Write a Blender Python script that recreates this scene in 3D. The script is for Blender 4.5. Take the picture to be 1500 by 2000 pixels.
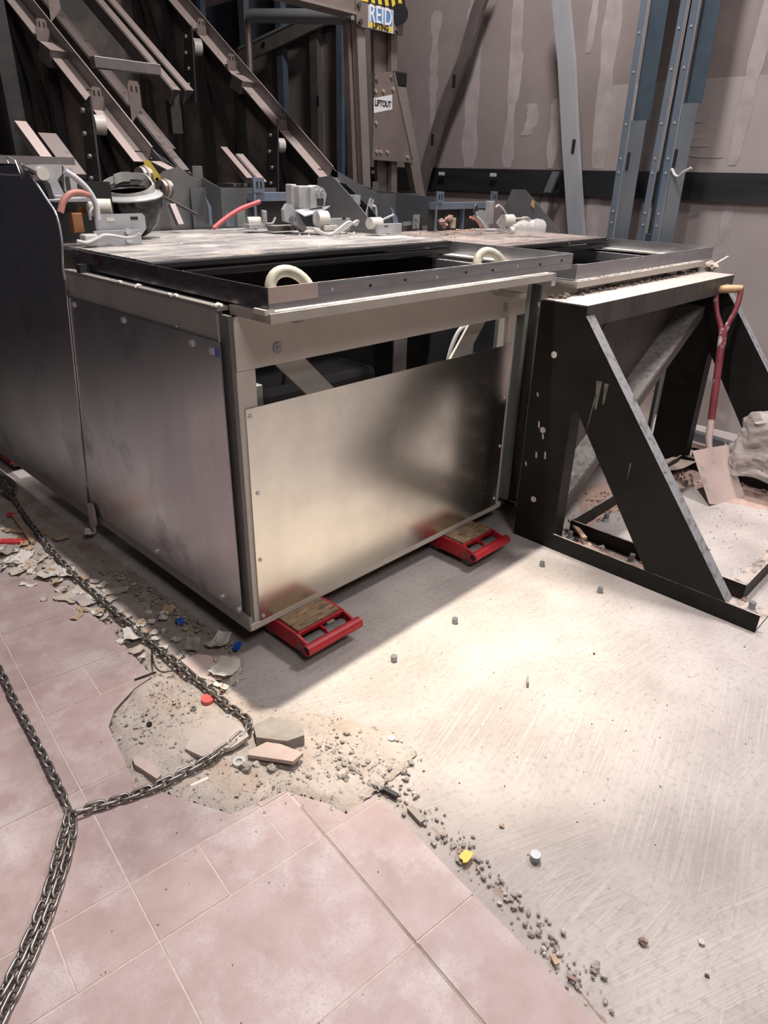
import bpy, bmesh, math, random
from mathutils import Vector, Matrix, noise
rnd = random.Random(7)
for o in list(bpy.data.objects): bpy.data.objects.remove(o)
scene = bpy.context.scene
COL = scene.collection

# ------------------------------------------------------------------ camera
CAM = Vector((-1.0848, -1.6537, 1.5144))
RIGHT = Vector((0.6990, -0.7148, 0.0216)); DOWN = Vector((-0.3020, -0.3230, -0.8969)); FWD = Vector((0.6481, 0.6204, -0.4416))
FPX = 1345.0
cd = bpy.data.cameras.new('camera'); cam = bpy.data.objects.new('camera', cd); COL.objects.link(cam)
m = Matrix.Identity(4)
for i in range(3):
    m[i][0] = RIGHT[i]; m[i][1] = -DOWN[i]; m[i][2] = -FWD[i]; m[i][3] = CAM[i]
cam.matrix_world = m
cd.sensor_fit = 'HORIZONTAL'; cd.sensor_width = 36; cd.lens = FPX / 1500 * 36; cd.clip_start = .05
scene.camera = cam

def at(px, py, axis, val):
    """point of the place seen at photo position (px,py) on the plane axis = val"""
    d = RIGHT * (px - 750) + DOWN * (py - 1000) + FWD * FPX
    return CAM + d * ((val - CAM[axis]) / d[axis])
def fl(px, py, z=0.0): return at(px, py, 2, z)

# ------------------------------------------------------------------ world, lights, exposure
w = bpy.data.worlds.new('world'); scene.world = w; w.use_nodes = True
w.node_tree.nodes['Background'].inputs[0].default_value = (.75, .8, 1, 1)
w.node_tree.nodes['Background'].inputs[1].default_value = 0.10
def area(name, loc, target, size, power, color, spread=180):
    l = bpy.data.lights.new(name, 'AREA'); l.shape = 'DISK'; l.size = size; l.energy = power; l.color = color; l.spread = math.radians(spread)
    o = bpy.data.objects.new(name, l); COL.objects.link(o); o.location = loc
    o.rotation_euler = (Vector(target) - Vector(loc)).to_track_quat('-Z', 'Y').to_euler()
def spot(name, loc, target, radius, power, color, cone, blend):
    l = bpy.data.lights.new(name, 'SPOT'); l.shadow_soft_size = radius; l.energy = power; l.color = color
    l.spot_size = math.radians(cone); l.spot_blend = blend
    o = bpy.data.objects.new(name, l); COL.objects.link(o); o.location = loc
    o.rotation_euler = (Vector(target) - Vector(loc)).to_track_quat('-Z', 'Y').to_euler()
spot('ceiling_floodlight', (.55, .17, 4.5), (.2, -.5, 0), .05, 590, (1, .945, .925), 118, .9)
spot('warm_ceiling_spot', (.58, .18, 4.5), (.52, -.28, 0), .05, 880, (1, .87, .62), 27, 1.0)
area('ceiling_panel_near', (-.9, -3.4, 4.4), (.3, -.4, .4), 1.3, 62, (1, .95, .95))
area('ceiling_panel_right', (2.7, -1.5, 4.5), (2.3, -1.4, 0), .7, 55, (1, .93, .92), 120)
area('ceiling_panel_back', (2.3, .9, 4.55), (2.3, .9, 0), .5, 120, (1, .94, .92))
scene.view_settings.view_transform = 'Standard'; scene.view_settings.look = 'None'
scene.view_settings.gamma = 1; scene.view_settings.use_curve_mapping = False
scene.view_settings.exposure = 0.2

# ------------------------------------------------------------------ materials
MATS = {}
def mat(name, c1, c2=None, rough=.5, metal=0., scale=6., stretch=(1, 1, 1), detail=5., lo=.35, hi=.65, bump=0., bscale=60., rvar=.0,
        dust=None, dustlo=.45, dusthi=.62, dscale=9., dnz=.8, c3=None, c3scale=2., c3lo=.5, c3hi=.7, trans=0., alpha=1., rand=0., speck=None, spec=None):
    mt = bpy.data.materials.new(name); mt.use_nodes = True; nt = mt.node_tree; N = nt.nodes; L = nt.links
    b = N['Principled BSDF']; b.inputs['Roughness'].default_value = rough; b.inputs['Metallic'].default_value = metal
    if spec is not None: b.inputs['Specular IOR Level'].default_value = spec
    if trans: b.inputs['Transmission Weight'].default_value = trans
    if alpha < 1: b.inputs['Alpha'].default_value = alpha
    def rgb(c): return (c[0], c[1], c[2], 1)
    geo = N.new('ShaderNodeNewGeometry'); mp = N.new('ShaderNodeMapping'); mp.inputs['Scale'].default_value = stretch
    L.new(geo.outputs['Position'], mp.inputs['Vector'])
    def nz(sc, de=5., src=None):
        n = N.new('ShaderNodeTexNoise'); n.inputs['Scale'].default_value = sc; n.inputs['Detail'].default_value = de; n.inputs['Roughness'].default_value = .62
        L.new((src or mp).outputs[0], n.inputs['Vector']); return n
    def ramp(n, a, c):
        r = N.new('ShaderNodeMapRange'); r.inputs['From Min'].default_value = a; r.inputs['From Max'].default_value = c
        L.new(n, r.inputs['Value']); return r
    def mix(fac, A, B):
        x = N.new('ShaderNodeMix'); x.data_type = 'RGBA'; L.new(fac, x.inputs[0])
        for s, v in ((6, A), (7, B)):
            if isinstance(v, tuple): x.inputs[s].default_value = rgb(v)
            else: L.new(v, x.inputs[s])
        return x.outputs[2]
    out = None
    if c2 is not None:
        n = nz(scale, detail); r = ramp(n.outputs['Fac'], lo, hi); out = mix(r.outputs[0], c1, c2)
        if rvar:
            rr = N.new('ShaderNodeMapRange'); rr.inputs['To Min'].default_value = rough - rvar; rr.inputs['To Max'].default_value = rough + rvar
            rr.inputs['From Min'].default_value = .3; rr.inputs['From Max'].default_value = .7
            L.new(n.outputs['Fac'], rr.inputs['Value']); L.new(rr.outputs[0], b.inputs['Roughness'])
    if c3 is not None:
        n = nz(c3scale, 6., geo); r = ramp(n.outputs['Fac'], c3lo, c3hi); out = mix(r.outputs[0], out if out else c1, c3)
    if speck is not None:
        n = nz(speck[1], 6., geo); r = ramp(n.outputs['Fac'], speck[2], speck[3]); out = mix(r.outputs[0], out if out else c1, speck[0])
    if dust is not None:
        sx = N.new('ShaderNodeSeparateXYZ'); L.new(geo.outputs['True Normal'], sx.inputs[0])
        r1 = ramp(sx.outputs['Z'], dnz - .15, dnz + .1)
        n = nz(dscale, 8., geo); r2 = ramp(n.outputs['Fac'], dustlo, dusthi)
        mu = N.new('ShaderNodeMath'); mu.operation = 'MULTIPLY'; L.new(r1.outputs[0], mu.inputs[0]); L.new(r2.outputs[0], mu.inputs[1])
        out = mix(mu.outputs[0], out if out else c1, dust)
        if metal:
            k = N.new('ShaderNodeMapRange'); k.inputs['To Min'].default_value = metal; k.inputs['To Max'].default_value = 0
            L.new(mu.outputs[0], k.inputs['Value']); L.new(k.outputs[0], b.inputs['Metallic'])
    if rand:
        oi = N.new('ShaderNodeObjectInfo'); hs = N.new('ShaderNodeHueSaturation')
        rr = N.new('ShaderNodeMapRange'); rr.inputs['To Min'].default_value = 1 - rand; rr.inputs['To Max'].default_value = 1 + rand
        L.new(oi.outputs['Random'], rr.inputs['Value']); L.new(rr.outputs[0], hs.inputs['Value'])
        if out: L.new(out, hs.inputs['Color'])
        else: hs.inputs['Color'].default_value = rgb(c1)
        out = hs.outputs[0]
    if out: L.new(out, b.inputs['Base Color'])
    else: b.inputs['Base Color'].default_value = rgb(c1)
    if bump:
        n = nz(bscale, 6.); bp = N.new('ShaderNodeBump'); bp.inputs['Strength'].default_value = bump; bp.inputs['Distance'].default_value = .01
        L.new(n.outputs['Fac'], bp.inputs['Height']); L.new(bp.outputs[0], b.inputs['Normal'])
    MATS[name] = mt; return mt

DUST = (.62, .56, .51)
mat('galv_front', (.74, .71, .64), (.66, .63, .57), rough=.25, metal=1, scale=5, rvar=.035, bump=.006, bscale=25, c3=(.55, .53, .485), c3scale=4, c3lo=.6, c3hi=.9)
mat('steel_side', (.70, .68, .71), (.58, .57, .62), rough=.28, metal=1, scale=4, stretch=(1, 1, .35), rvar=.05, bump=.006, bscale=18, c3=(.34, .34, .39), c3scale=3, c3lo=.58, c3hi=.72)
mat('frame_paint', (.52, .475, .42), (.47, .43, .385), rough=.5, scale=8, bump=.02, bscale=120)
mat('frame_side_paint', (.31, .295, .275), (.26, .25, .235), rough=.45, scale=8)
mat('lip_paint', (.40, .36, .315), (.34, .31, .28), rough=.5, scale=8, dust=(.74, .69, .62), dustlo=.42, dusthi=.56, dscale=18)
mat('recess_shade', (.10, .098, .095), (.13, .127, .12), rough=.5, scale=6)  # shade on the post's left side put into a dark colour
mat('green_grey', (.22, .24, .22), (.18, .2, .19), rough=.4, metal=.3, scale=5)
mat('tray_steel', (.50, .50, .53), (.40, .40, .43), rough=.33, metal=.9, scale=9, stretch=(1, 1, 4), dust=DUST, dscale=40, dustlo=.4)
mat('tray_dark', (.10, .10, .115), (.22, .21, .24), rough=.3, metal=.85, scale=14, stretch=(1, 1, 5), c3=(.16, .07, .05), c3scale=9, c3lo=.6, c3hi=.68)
mat('tray_primer', (.42, .33, .29), (.36, .29, .27), rough=.5, scale=20)
mat('blue_tape', (.08, .11, .38), rough=.5)
mat('plate_top', (.16, .155, .155), (.42, .39, .37), rough=.55, metal=.25, scale=5, stretch=(1, 7, 1), detail=8, lo=.38, hi=.6, bump=.1, bscale=60, c3=(.6, .54, .49), c3scale=5, c3lo=.5, c3hi=.66)
mat('plate_top_brown', (.17, .15, .14), (.30, .26, .24), rough=.6, metal=.1, scale=6, stretch=(1, 5, 1), detail=8, c3=(.46, .36, .31), c3scale=6, c3lo=.48, c3hi=.7, bump=.1)
mat('rubber', (.008, .008, .009), rough=.45)
mat('interior_shade', (.012, .012, .014), (.03, .028, .028), rough=.7, scale=4)  # near-black, so the darkness inside pit and openings is put into the colour
mat('truss_dark', (.04, .04, .045), (.08, .07, .066), rough=.55, metal=.3, scale=6, dust=(.2, .165, .155), dustlo=.25, dusthi=.45, dnz=.6)
mat('truss_sheet', (.12, .11, .108), (.32, .255, .22), rough=.6, scale=2.5, detail=7, lo=.42, hi=.68)
mat('chord', (.17, .155, .155), (.24, .215, .21), rough=.42, metal=.5, scale=7, dust=(.44, .36, .335), dustlo=.2, dusthi=.42, dnz=.55)
mat('lug', (.28, .22, .20), (.22, .18, .165), rough=.45, metal=.5, scale=20)
mat('skirt', (.15, .16, .175), (.21, .205, .205), rough=.35, metal=.6, scale=4, c3=(.2, .17, .15), c3scale=5, c3lo=.6, c3hi=.72)
mat('blue_zinc', (.26, .32, .39), (.19, .23, .30), rough=.35, metal=.6, scale=8)
mat('cast_grey', (.38, .38, .385), (.29, .29, .295), rough=.45, metal=.2, scale=14, dust=(.5, .46, .43))
mat('zinc_plate', (.42, .435, .45), (.35, .36, .375), rough=.4, metal=.4, scale=12)
mat('white_plastic', (.54, .515, .465), (.44, .415, .37), rough=.4, scale=15)
mat('cable_grey', (.42, .42, .44), rough=.5)
mat('cable_white', (.46, .445, .43), rough=.5)
mat('cable_dark', (.04, .04, .045), rough=.5)
mat('hose_red', (.42, .18, .15), rough=.5)
mat('hose_crimson', (.42, .08, .09), rough=.45)
mat('copper', (.42, .2, .1), rough=.4, metal=.7)
mat('yellow_paint', (.33, .26, .04), rough=.45)
mat('visor', (.004, .004, .004), rough=.14)
mat('visor_band', (.36, .36, .33), (.29, .28, .26), rough=.45, scale=20)
mat('visor_rim', (.33, .33, .325), rough=.3)
mat('eye_ring', (.38, .365, .32), (.25, .235, .20), rough=.55, scale=16, bump=.1)
mat('black_paint', spec=.22, c1=(.008, .0075, .007), c2=(.016, .014, .013), rough=.5, scale=5, dust=(.46, .39, .35), dustlo=.3, dusthi=.52, dscale=14, c3=(.035, .032, .03), c3scale=9, c3lo=.64, c3hi=.85)
mat('black_slope', spec=.22, c1=(.008, .0075, .007), c2=(.014, .013, .012), rough=.5, scale=5, dust=(.25, .25, .26), dustlo=.2, dusthi=.5, dscale=40, dnz=.45)
mat('brace_grey', (.085, .074, .07), (.13, .11, .10), rough=.5, scale=7, dust=(.40, .37, .35), dustlo=.2, dusthi=.55, dscale=40, dnz=.35)
mat('beam_paint', (.035, .03, .028), (.07, .06, .055), rough=.5, scale=5, stretch=(3, 1, .4), dust=(.50, .43, .39), dustlo=.2, dusthi=.4, dscale=14)
mat('label_grey', (.16, .15, .12), (.08, .075, .06), rough=.6, scale=30)
mat('pale_dot', (.55, .52, .48), rough=.6)
mat('skate_red', (.50, .018, .03), (.36, .012, .02), rough=.42, scale=18, c3=(.11, .03, .03), c3scale=20, c3lo=.58, c3hi=.7, bump=.05)
mat('wood_deck', (.38, .26, .15), (.085, .05, .03), rough=.8, scale=10, stretch=(1.6, 8, 1), detail=10, lo=.34, hi=.66, bump=.3, bscale=40)
mat('nylon', (.17, .16, .155), (.10, .095, .09), rough=.6, scale=15)
mat('tyre_dark', (.015, .014, .014), rough=.6)
mat('shovel_red', (.20, .035, .045), (.13, .022, .03), rough=.5, scale=12, c3=(.52, .46, .45), c3scale=9, c3lo=.6, c3hi=.66)
mat('shovel_blade', (.50, .39, .35), (.42, .33, .30), rough=.7, scale=8, c3=(.22, .21, .22), c3scale=7, c3lo=.6, c3hi=.72)
mat('shovel_wood', (.52, .33, .18), (.42, .26, .13), rough=.5, scale=12)
mat('chain_steel', (.34, .31, .285), (.22, .20, .185), rough=.42, metal=.85, scale=60)
mat('bolt_zinc', (.58, .59, .6), rough=.4, metal=.6)
mat('bolt_dull', (.28, .29, .30), rough=.45, metal=.7)
mat('tile', (.345, .245, .23), (.435, .34, .327), rough=.55, scale=9, detail=10, lo=.36, hi=.68, c3=(.52, .455, .448), c3scale=5.5, c3lo=.5, c3hi=.72, bump=.06, bscale=220, rand=.08, speck=((.33, .25, .24), 190, .52, .75))
mat('tile_side', (.30, .25, .23), (.36, .31, .28), rough=.8, scale=20)
mat('grout', (.58, .48, .43), (.46, .37, .33), rough=.9, scale=30)
mat('mortar', (.50, .435, .385), (.40, .35, .315), rough=.95, scale=9, detail=9, c3=(.44, .33, .27), c3scale=7, c3lo=.5, c3hi=.7, bump=.7, bscale=90, speck=((.22, .18, .16), 60, .56, .68))
mat('dust_heap', (.32, .25, .215), (.42, .345, .30), rough=.95, scale=11, detail=9, c3=(.24, .17, .14), c3scale=6, c3lo=.5, c3hi=.7, bump=.6, bscale=90)
mat('brick_dust', (.40, .27, .22), (.48, .36, .31), rough=.95, scale=14, detail=9, bump=.5, bscale=90)
mat('gravel', (.36, .32, .29), (.24, .21, .19), rough=.9, scale=25, c3=(.52, .47, .42), c3scale=18, c3lo=.52, c3hi=.6)
mat('gravel_dark', (.10, .085, .08), (.2, .16, .14), rough=.9, scale=40)
mat('stone', (.40, .36, .32), (.30, .27, .24), rough=.9, scale=18, bump=.3, rand=.2)
mat('stone_red', (.30, .2, .17), (.24, .16, .14), rough=.9, scale=18, bump=.3)
mat('shard_tile', (.42, .36, .33), (.50, .44, .41), rough=.7, scale=14, bump=.08, bscale=200)
mat('shard_pink', (.46, .35, .31), (.52, .42, .38), rough=.7, scale=14, bump=.08, bscale=200)
mat('paper', (.74, .69, .64), (.64, .58, .52), rough=.85, scale=14)
mat('board_pale', (.56, .48, .40), (.48, .40, .33), rough=.85, scale=12)
mat('plaster_white', (.70, .66, .60), (.6, .55, .5), rough=.9, scale=20, rand=.12)
mat('timber', (.50, .36, .24), (.40, .27, .17), rough=.75, scale=6, stretch=(1, 8, 1))
mat('cap_red', (.62, .10, .09), rough=.5)
mat('bit_blue', (.02, .10, .48), rough=.4)
mat('bit_yellow', (.68, .42, .05), rough=.5)
mat('strap_red', (.55, .05, .05), rough=.5)
mat('zinc_stud', (.36, .40, .44), (.29, .33, .37), rough=.38, metal=.8, scale=6, stretch=(1, 1, .3))
mat('zinc_bright', (.52, .54, .56), (.45, .47, .5), rough=.35, metal=.55, scale=6, stretch=(1, 1, .3))
mat('stud_brown', (.17, .15, .15), (.25, .21, .20), rough=.42, metal=.6, scale=6)
mat('stud_blue', (.20, .26, .34), (.15, .19, .26), rough=.4, metal=.6, scale=6)
mat('rail_dark', (.032, .034, .04), (.06, .062, .068), rough=.42, metal=.7, scale=3, stretch=(1, .4, 3))
mat('wall_board', (.205, .168, .16), (.235, .195, .187), rough=.9, scale=2.5, detail=8, c3=(.30, .25, .24), c3scale=1.2, c3lo=.55, c3hi=.8, bump=.03)
mat('wall_board_pale', (.315, .275, .265), (.29, .25, .24), rough=.9, scale=3, detail=8, bump=.03)
mat('filler', (.35, .305, .305), (.27, .235, .233), rough=.9, scale=9, detail=8)
mat('gantry_alu', (.25, .205, .185), (.31, .255, .235), rough=.45, metal=.6, scale=8)
mat('gantry_light', (.38, .33, .31), (.32, .28, .26), rough=.4, metal=.6, scale=8)
mat('sign_white', (.66, .66, .68), rough=.5)
mat('sign_blue', (.09, .22, .46), rough=.5)
mat('sign_yellow', (.62, .46, .05), rough=.5)
mat('black', (.012, .012, .012), rough=.5)
mat('film', (.56, .50, .475), (.36, .31, .29), rough=.25, scale=7, stretch=(1, 1, 6), alpha=.66)
mat('clear_plastic', (.75, .72, .70), rough=.15, alpha=.38)
mat('room_wall', (.16, .15, .15), (.2, .185, .18), rough=.9, scale=2)
mat('dark_wall', (.25, .26, .32), (.21, .22, .27), rough=.9, scale=2)
mat('label_brown', (.35, .27, .2), rough=.6)

# concrete: trowelled sweeps in changing directions plus dusty blotches
def concrete():
    mt = bpy.data.materials.new('concrete'); mt.use_nodes = True; nt = mt.node_tree; N = nt.nodes; L = nt.links; b = N['Principled BSDF']
    b.inputs['Roughness'].default_value = .85
    geo = N.new('ShaderNodeNewGeometry')
    def noi(sc, de, src, di=0.):
        n = N.new('ShaderNodeTexNoise'); n.inputs['Scale'].default_value = sc; n.inputs['Detail'].default_value = de; n.inputs['Distortion'].default_value = di
        L.new(src, n.inputs['Vector']); return n
    def mr(s, a, c, d=0., e=1.):
        r = N.new('ShaderNodeMapRange'); r.inputs['From Min'].default_value = a; r.inputs['From Max'].default_value = c
        r.inputs['To Min'].default_value = d; r.inputs['To Max'].default_value = e; L.new(s, r.inputs['Value']); return r.outputs[0]
    def mix(f, A, B):
        x = N.new('ShaderNodeMix'); x.data_type = 'RGBA'; L.new(f, x.inputs[0])
        for s, v in ((6, A), (7, B)):
            if isinstance(v, tuple): x.inputs[s].default_value = v + (1,)
            else: L.new(v, x.inputs[s])
        return x.outputs[2]
    layers = []
    for k, ang in enumerate((6, 24, -14)):
        mp = N.new('ShaderNodeMapping'); mp.inputs['Rotation'].default_value = (0, 0, math.radians(ang)); mp.inputs['Location'].default_value = (k * 3.7, k * 1.9, 0)
        L.new(geo.outputs['Position'], mp.inputs['Vector'])
        m2 = N.new('ShaderNodeMapping'); m2.inputs['Scale'].default_value = (4, 150, 1); L.new(mp.outputs[0], m2.inputs['Vector'])
        st = noi(1.0, 5, m2.outputs[0], .3); mk = noi(1.5, 2, mp.outputs[0])
        mm = N.new('ShaderNodeMath'); mm.operation = 'MULTIPLY'; L.new(mr(st.outputs['Fac'], .40, .64), mm.inputs[0]); L.new(mr(mk.outputs['Fac'], .46, .58), mm.inputs[1]); layers.append(mm.outputs[0])
    ad0 = N.new('ShaderNodeMath'); ad0.operation = 'MAXIMUM'; L.new(layers[0], ad0.inputs[0]); L.new(layers[1], ad0.inputs[1])
    strokes = N.new('ShaderNodeMath'); strokes.operation = 'MAXIMUM'; L.new(ad0.outputs[0], strokes.inputs[0]); L.new(layers[2], strokes.inputs[1])
    blot = noi(2.2, 9, geo.outputs['Position']); fine = noi(55, 8, geo.outputs['Position'])
    base = mix(mr(blot.outputs['Fac'], .38, .64), (.315, .275, .258), (.465, .42, .395))
    base = mix(mr(strokes.outputs[0], 0, 1, 0, .42), base, (.55, .51, .48))
    base = mix(mr(fine.outputs['Fac'], .52, .70, 0, .42), base, (.26, .23, .21))
    L.new(base, b.inputs['Base Color'])
    ad = N.new('ShaderNodeMath'); ad.operation = 'ADD'; L.new(strokes.outputs[0], ad.inputs[0]); L.new(fine.outputs['Fac'], ad.inputs[1])
    bp = N.new('ShaderNodeBump'); bp.inputs['Strength'].default_value = .35; bp.inputs['Distance'].default_value = .006
    L.new(ad.outputs[0], bp.inputs['Height']); L.new(bp.outputs[0], b.inputs['Normal'])
    MATS['concrete'] = mt
concrete()

# ------------------------------------------------------------------ geometry helpers (all in world metres)
V = Vector
WLOC = {}
def newbm(): return bmesh.new()
def box(bm, lo, hi, bev=0.):
    t = bmesh.new(); bmesh.ops.create_cube(t, size=1)
    for v in t.verts: v.co = V([lo[i] + (v.co[i] + .5) * (hi[i] - lo[i]) for i in range(3)])
    if bev: bmesh.ops.bevel(t, geom=t.edges[:], offset=bev, segments=2, affect='EDGES', profile=.5)
    me = bpy.data.meshes.new('t'); t.to_mesh(me); t.free(); bm.from_mesh(me); bpy.data.meshes.remove(me); return bm
def B(lo, hi, bev=0.): return box(newbm(), lo, hi, bev)
def prism(bm, pts, ext):
    """closed polygon pts extruded by vector ext"""
    pts = [V(p) for p in pts]; ext = V(ext); n = len(pts)
    a = [bm.verts.new(p) for p in pts]; c = [bm.verts.new(p + ext) for p in pts]
    bm.faces.new(a[::-1]); bm.faces.new(c)
    for i in range(n): bm.faces.new((a[i], a[(i + 1) % n], c[(i + 1) % n], c[i]))
    bmesh.ops.recalc_face_normals(bm, faces=bm.faces); return bm
def frame(p0, p1, up=(0, 0, 1)):
    d = (V(p1) - V(p0)).normalized(); u = V(up); s = d.cross(u)
    if s.length < 1e-4: s = d.cross(V((0, 1, 0)))
    s.normalize(); return d, s, s.cross(d).normalized()
def profile(bm, p0, p1, prof, up=(0, 0, 1)):
    """2D outline (side, up) swept from p0 to p1"""
    d, s, u = frame(p0, p1, up)
    return prism(bm, [V(p0) + s * a + u * c for a, c in prof], V(p1) - V(p0))
def vprof(x, y, z0, z1, pts): return prism(newbm(), [(x + a, y + c, z0) for a, c in pts], (0, 0, z1 - z0))
def bar(bm, p0, p1, wd, ht, up=(0, 0, 1)):
    return profile(bm, p0, p1, [(-wd / 2, -ht / 2), (wd / 2, -ht / 2), (wd / 2, ht / 2), (-wd / 2, ht / 2)], up)
def tube(bm, pts, r, seg=10, closed=False):
    pts = [V(p) for p in pts]; n = len(pts); rings = []
    s = None
    for i, p in enumerate(pts):
        d = (pts[(i + 1) % n] - pts[i - 1]) if closed else (pts[min(i + 1, n - 1)] - pts[max(i - 1, 0)])
        d.normalize()
        if s is None:
            s = d.cross(V((0, 0, 1)))
            if s.length < .05: s = d.cross(V((0, 1, 0)))
        s = (s - d * s.dot(d)).normalized(); u = d.cross(s)
        rr = r[i] if isinstance(r, (list, tuple)) else r
        rings.append([bm.verts.new(p + s * math.cos(2 * math.pi * k / seg) * rr + u * math.sin(2 * math.pi * k / seg) * rr) for k in range(seg)])
    for i in range(n if closed else n - 1):
        a, c = rings[i], rings[(i + 1) % n]
        for k in range(seg): bm.faces.new((a[k], a[(k + 1) % seg], c[(k + 1) % seg], c[k]))
    if not closed: bm.faces.new(rings[0][::-1]); bm.faces.new(rings[-1])
    bmesh.ops.recalc_face_normals(bm, faces=bm.faces); return bm
def cyl(bm, p0, p1, r, seg=16): return tube(bm, [p0, p1], r, seg)
def ringcyl(bm, p0, p1, ro, ri, seg=20):
    d, s, u = frame(p0, p1); R = []
    for p in (V(p0), V(p1)):
        for r in (ro, ri): R.append([bm.verts.new(p + (s * math.cos(2 * math.pi * k / seg) + u * math.sin(2 * math.pi * k / seg)) * r) for k in range(seg)])
    for a, c in ((0, 2), (2, 3), (3, 1), (1, 0)):
        for k in range(seg): bm.faces.new((R[a][k], R[a][(k + 1) % seg], R[c][(k + 1) % seg], R[c][k]))
    bmesh.ops.recalc_face_normals(bm, faces=bm.faces); return bm
def spline(pts, n=8):
    pts = [V(p) for p in pts]; out = []
    P = [pts[0] * 2 - pts[1]] + pts + [pts[-1] * 2 - pts[-2]]
    for i in range(1, len(P) - 2):
        a, b_, c, d = P[i - 1], P[i], P[i + 1], P[i + 2]
        for k in range(n):
            t = k / n
            out.append(.5 * (2 * b_ + (c - a) * t + (2 * a - 5 * b_ + 4 * c - d) * t * t + (3 * b_ - a - 3 * c + d) * t ** 3))
    out.append(pts[-1]); return out
def rock(bm, c, size, seed, sub=1, flat=.7):
    t = bmesh.new(); bmesh.ops.create_icosphere(t, subdivisions=sub, radius=.5)
    q = Matrix.Rotation(seed * 1.7, 3, 'Z')
    for v in t.verts:
        f = .75 + .55 * noise.noise(v.co * 3 + V((seed * 3.1, seed * 1.3, 0)))
        v.co = q @ V((v.co.x * f * size, v.co.y * f * size * .8, v.co.z * f * size * flat)) + V(c)
    me = bpy.data.meshes.new('t'); t.to_mesh(me); t.free(); bm.from_mesh(me); bpy.data.meshes.remove(me); return bm
def obj(name, bm, material, parent=None, label=None, cat=None, group=None, kind=None, smooth=False, off=None):
    me = bpy.data.meshes.new(name)
    if isinstance(bm, bpy.types.Mesh): me = bm
    else:
        if off is not None: bmesh.ops.translate(bm, verts=bm.verts, vec=off)
        xs = [v.co for v in bm.verts]
        lo = V([min(c[i] for c in xs) for i in range(3)]); hi = V([max(c[i] for c in xs) for i in range(3)])
        org = V(((lo.x + hi.x) / 2, (lo.y + hi.y) / 2, lo.z))
        bmesh.ops.translate(bm, verts=bm.verts, vec=-org)
        if smooth:
            for f in bm.faces: f.smooth = True
        bm.to_mesh(me); bm.free(); me.materials.append(MATS[material])
        if smooth: me.set_sharp_from_angle(angle=math.radians(40))
    o = bpy.data.objects.new(name, me); COL.objects.link(o)
    if parent is not None: o.parent = parent; o.location = org - WLOC[parent.name]
    else: o.location = org
    WLOC[o.name] = org.copy(); tag(o, label, cat, group, kind); return o
def tag(o, label=None, cat=None, group=None, kind=None):
    if label: o['label'] = label
    if cat: o['category'] = cat
    if group: o['group'] = group
    if kind: o['kind'] = kind
    return o
def thing(name, loc, label, cat, group=None):
    o = bpy.data.objects.new(name, None); COL.objects.link(o); o.location = V(loc); o.empty_display_size = .05
    WLOC[o.name] = V(loc); return tag(o, label, cat, group)
def inst(name, me, M, parent=None):
    o = bpy.data.objects.new(name, me); COL.objects.link(o)
    if parent is not None: o.parent = parent; o.matrix_basis = Matrix.Translation(-WLOC[parent.name]) @ M
    else: o.matrix_basis = M
    WLOC[o.name] = M.to_translation(); return o
def rawmesh(name, bm, material, smooth=False):
    me = bpy.data.meshes.new(name)
    if smooth:
        for f in bm.faces: f.smooth = True
    bm.to_mesh(me); bm.free(); me.materials.append(MATS[material]); return me
def orient(x, y, z, loc):
    M = Matrix.Identity(4)
    for i in range(3): M[i][0] = x[i]; M[i][1] = y[i]; M[i][2] = z[i]; M[i][3] = loc[i]
    return M
def text(body, size, material, loc, parent, name, ax=1.0):
    c = bpy.data.curves.new('t', 'FONT'); c.body = body; c.size = size; c.extrude = .0008; c.align_x = 'CENTER'; c.align_y = 'CENTER'; c.offset = .0016
    t = bpy.data.objects.new('t', c); COL.objects.link(t); dg = bpy.context.evaluated_depsgraph_get()
    me = bpy.data.meshes.new_from_object(t.evaluated_get(dg)); bpy.data.objects.remove(t); bpy.data.curves.remove(c)
    me.name = name; me.materials.clear(); me.materials.append(MATS[material])
    inst(name, me, Matrix.Translation(V(loc)) @ Matrix.Rotation(math.pi / 2, 4, 'X') @ Matrix.Diagonal((ax, 1, 1, 1)), parent)
SCREW = None
def screw_mesh():
    b = newbm(); cyl(b, (0, 0, 0), (0, 0, .004), .0085, 10); cyl(b, (0, 0, .004), (0, 0, .0055), .0035, 6); return rawmesh('screw', b, 'bolt_zinc')
SCREW = screw_mesh()
def screw(p, n, parent, s=1.):
    z = V(n); x = z.orthogonal().normalized(); y = z.cross(x)
    inst('screw', SCREW, orient(x * s, y * s, z * s, V(p)), parent)

# ================================================================== THE SETTING
floor = obj('floor', prism(newbm(), [(-5, -6, -.12), (4, -6, -.12), (4, 7, -.12), (-5, 7, -.12)], (0, 0, .12)), 'concrete', kind='structure')
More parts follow.
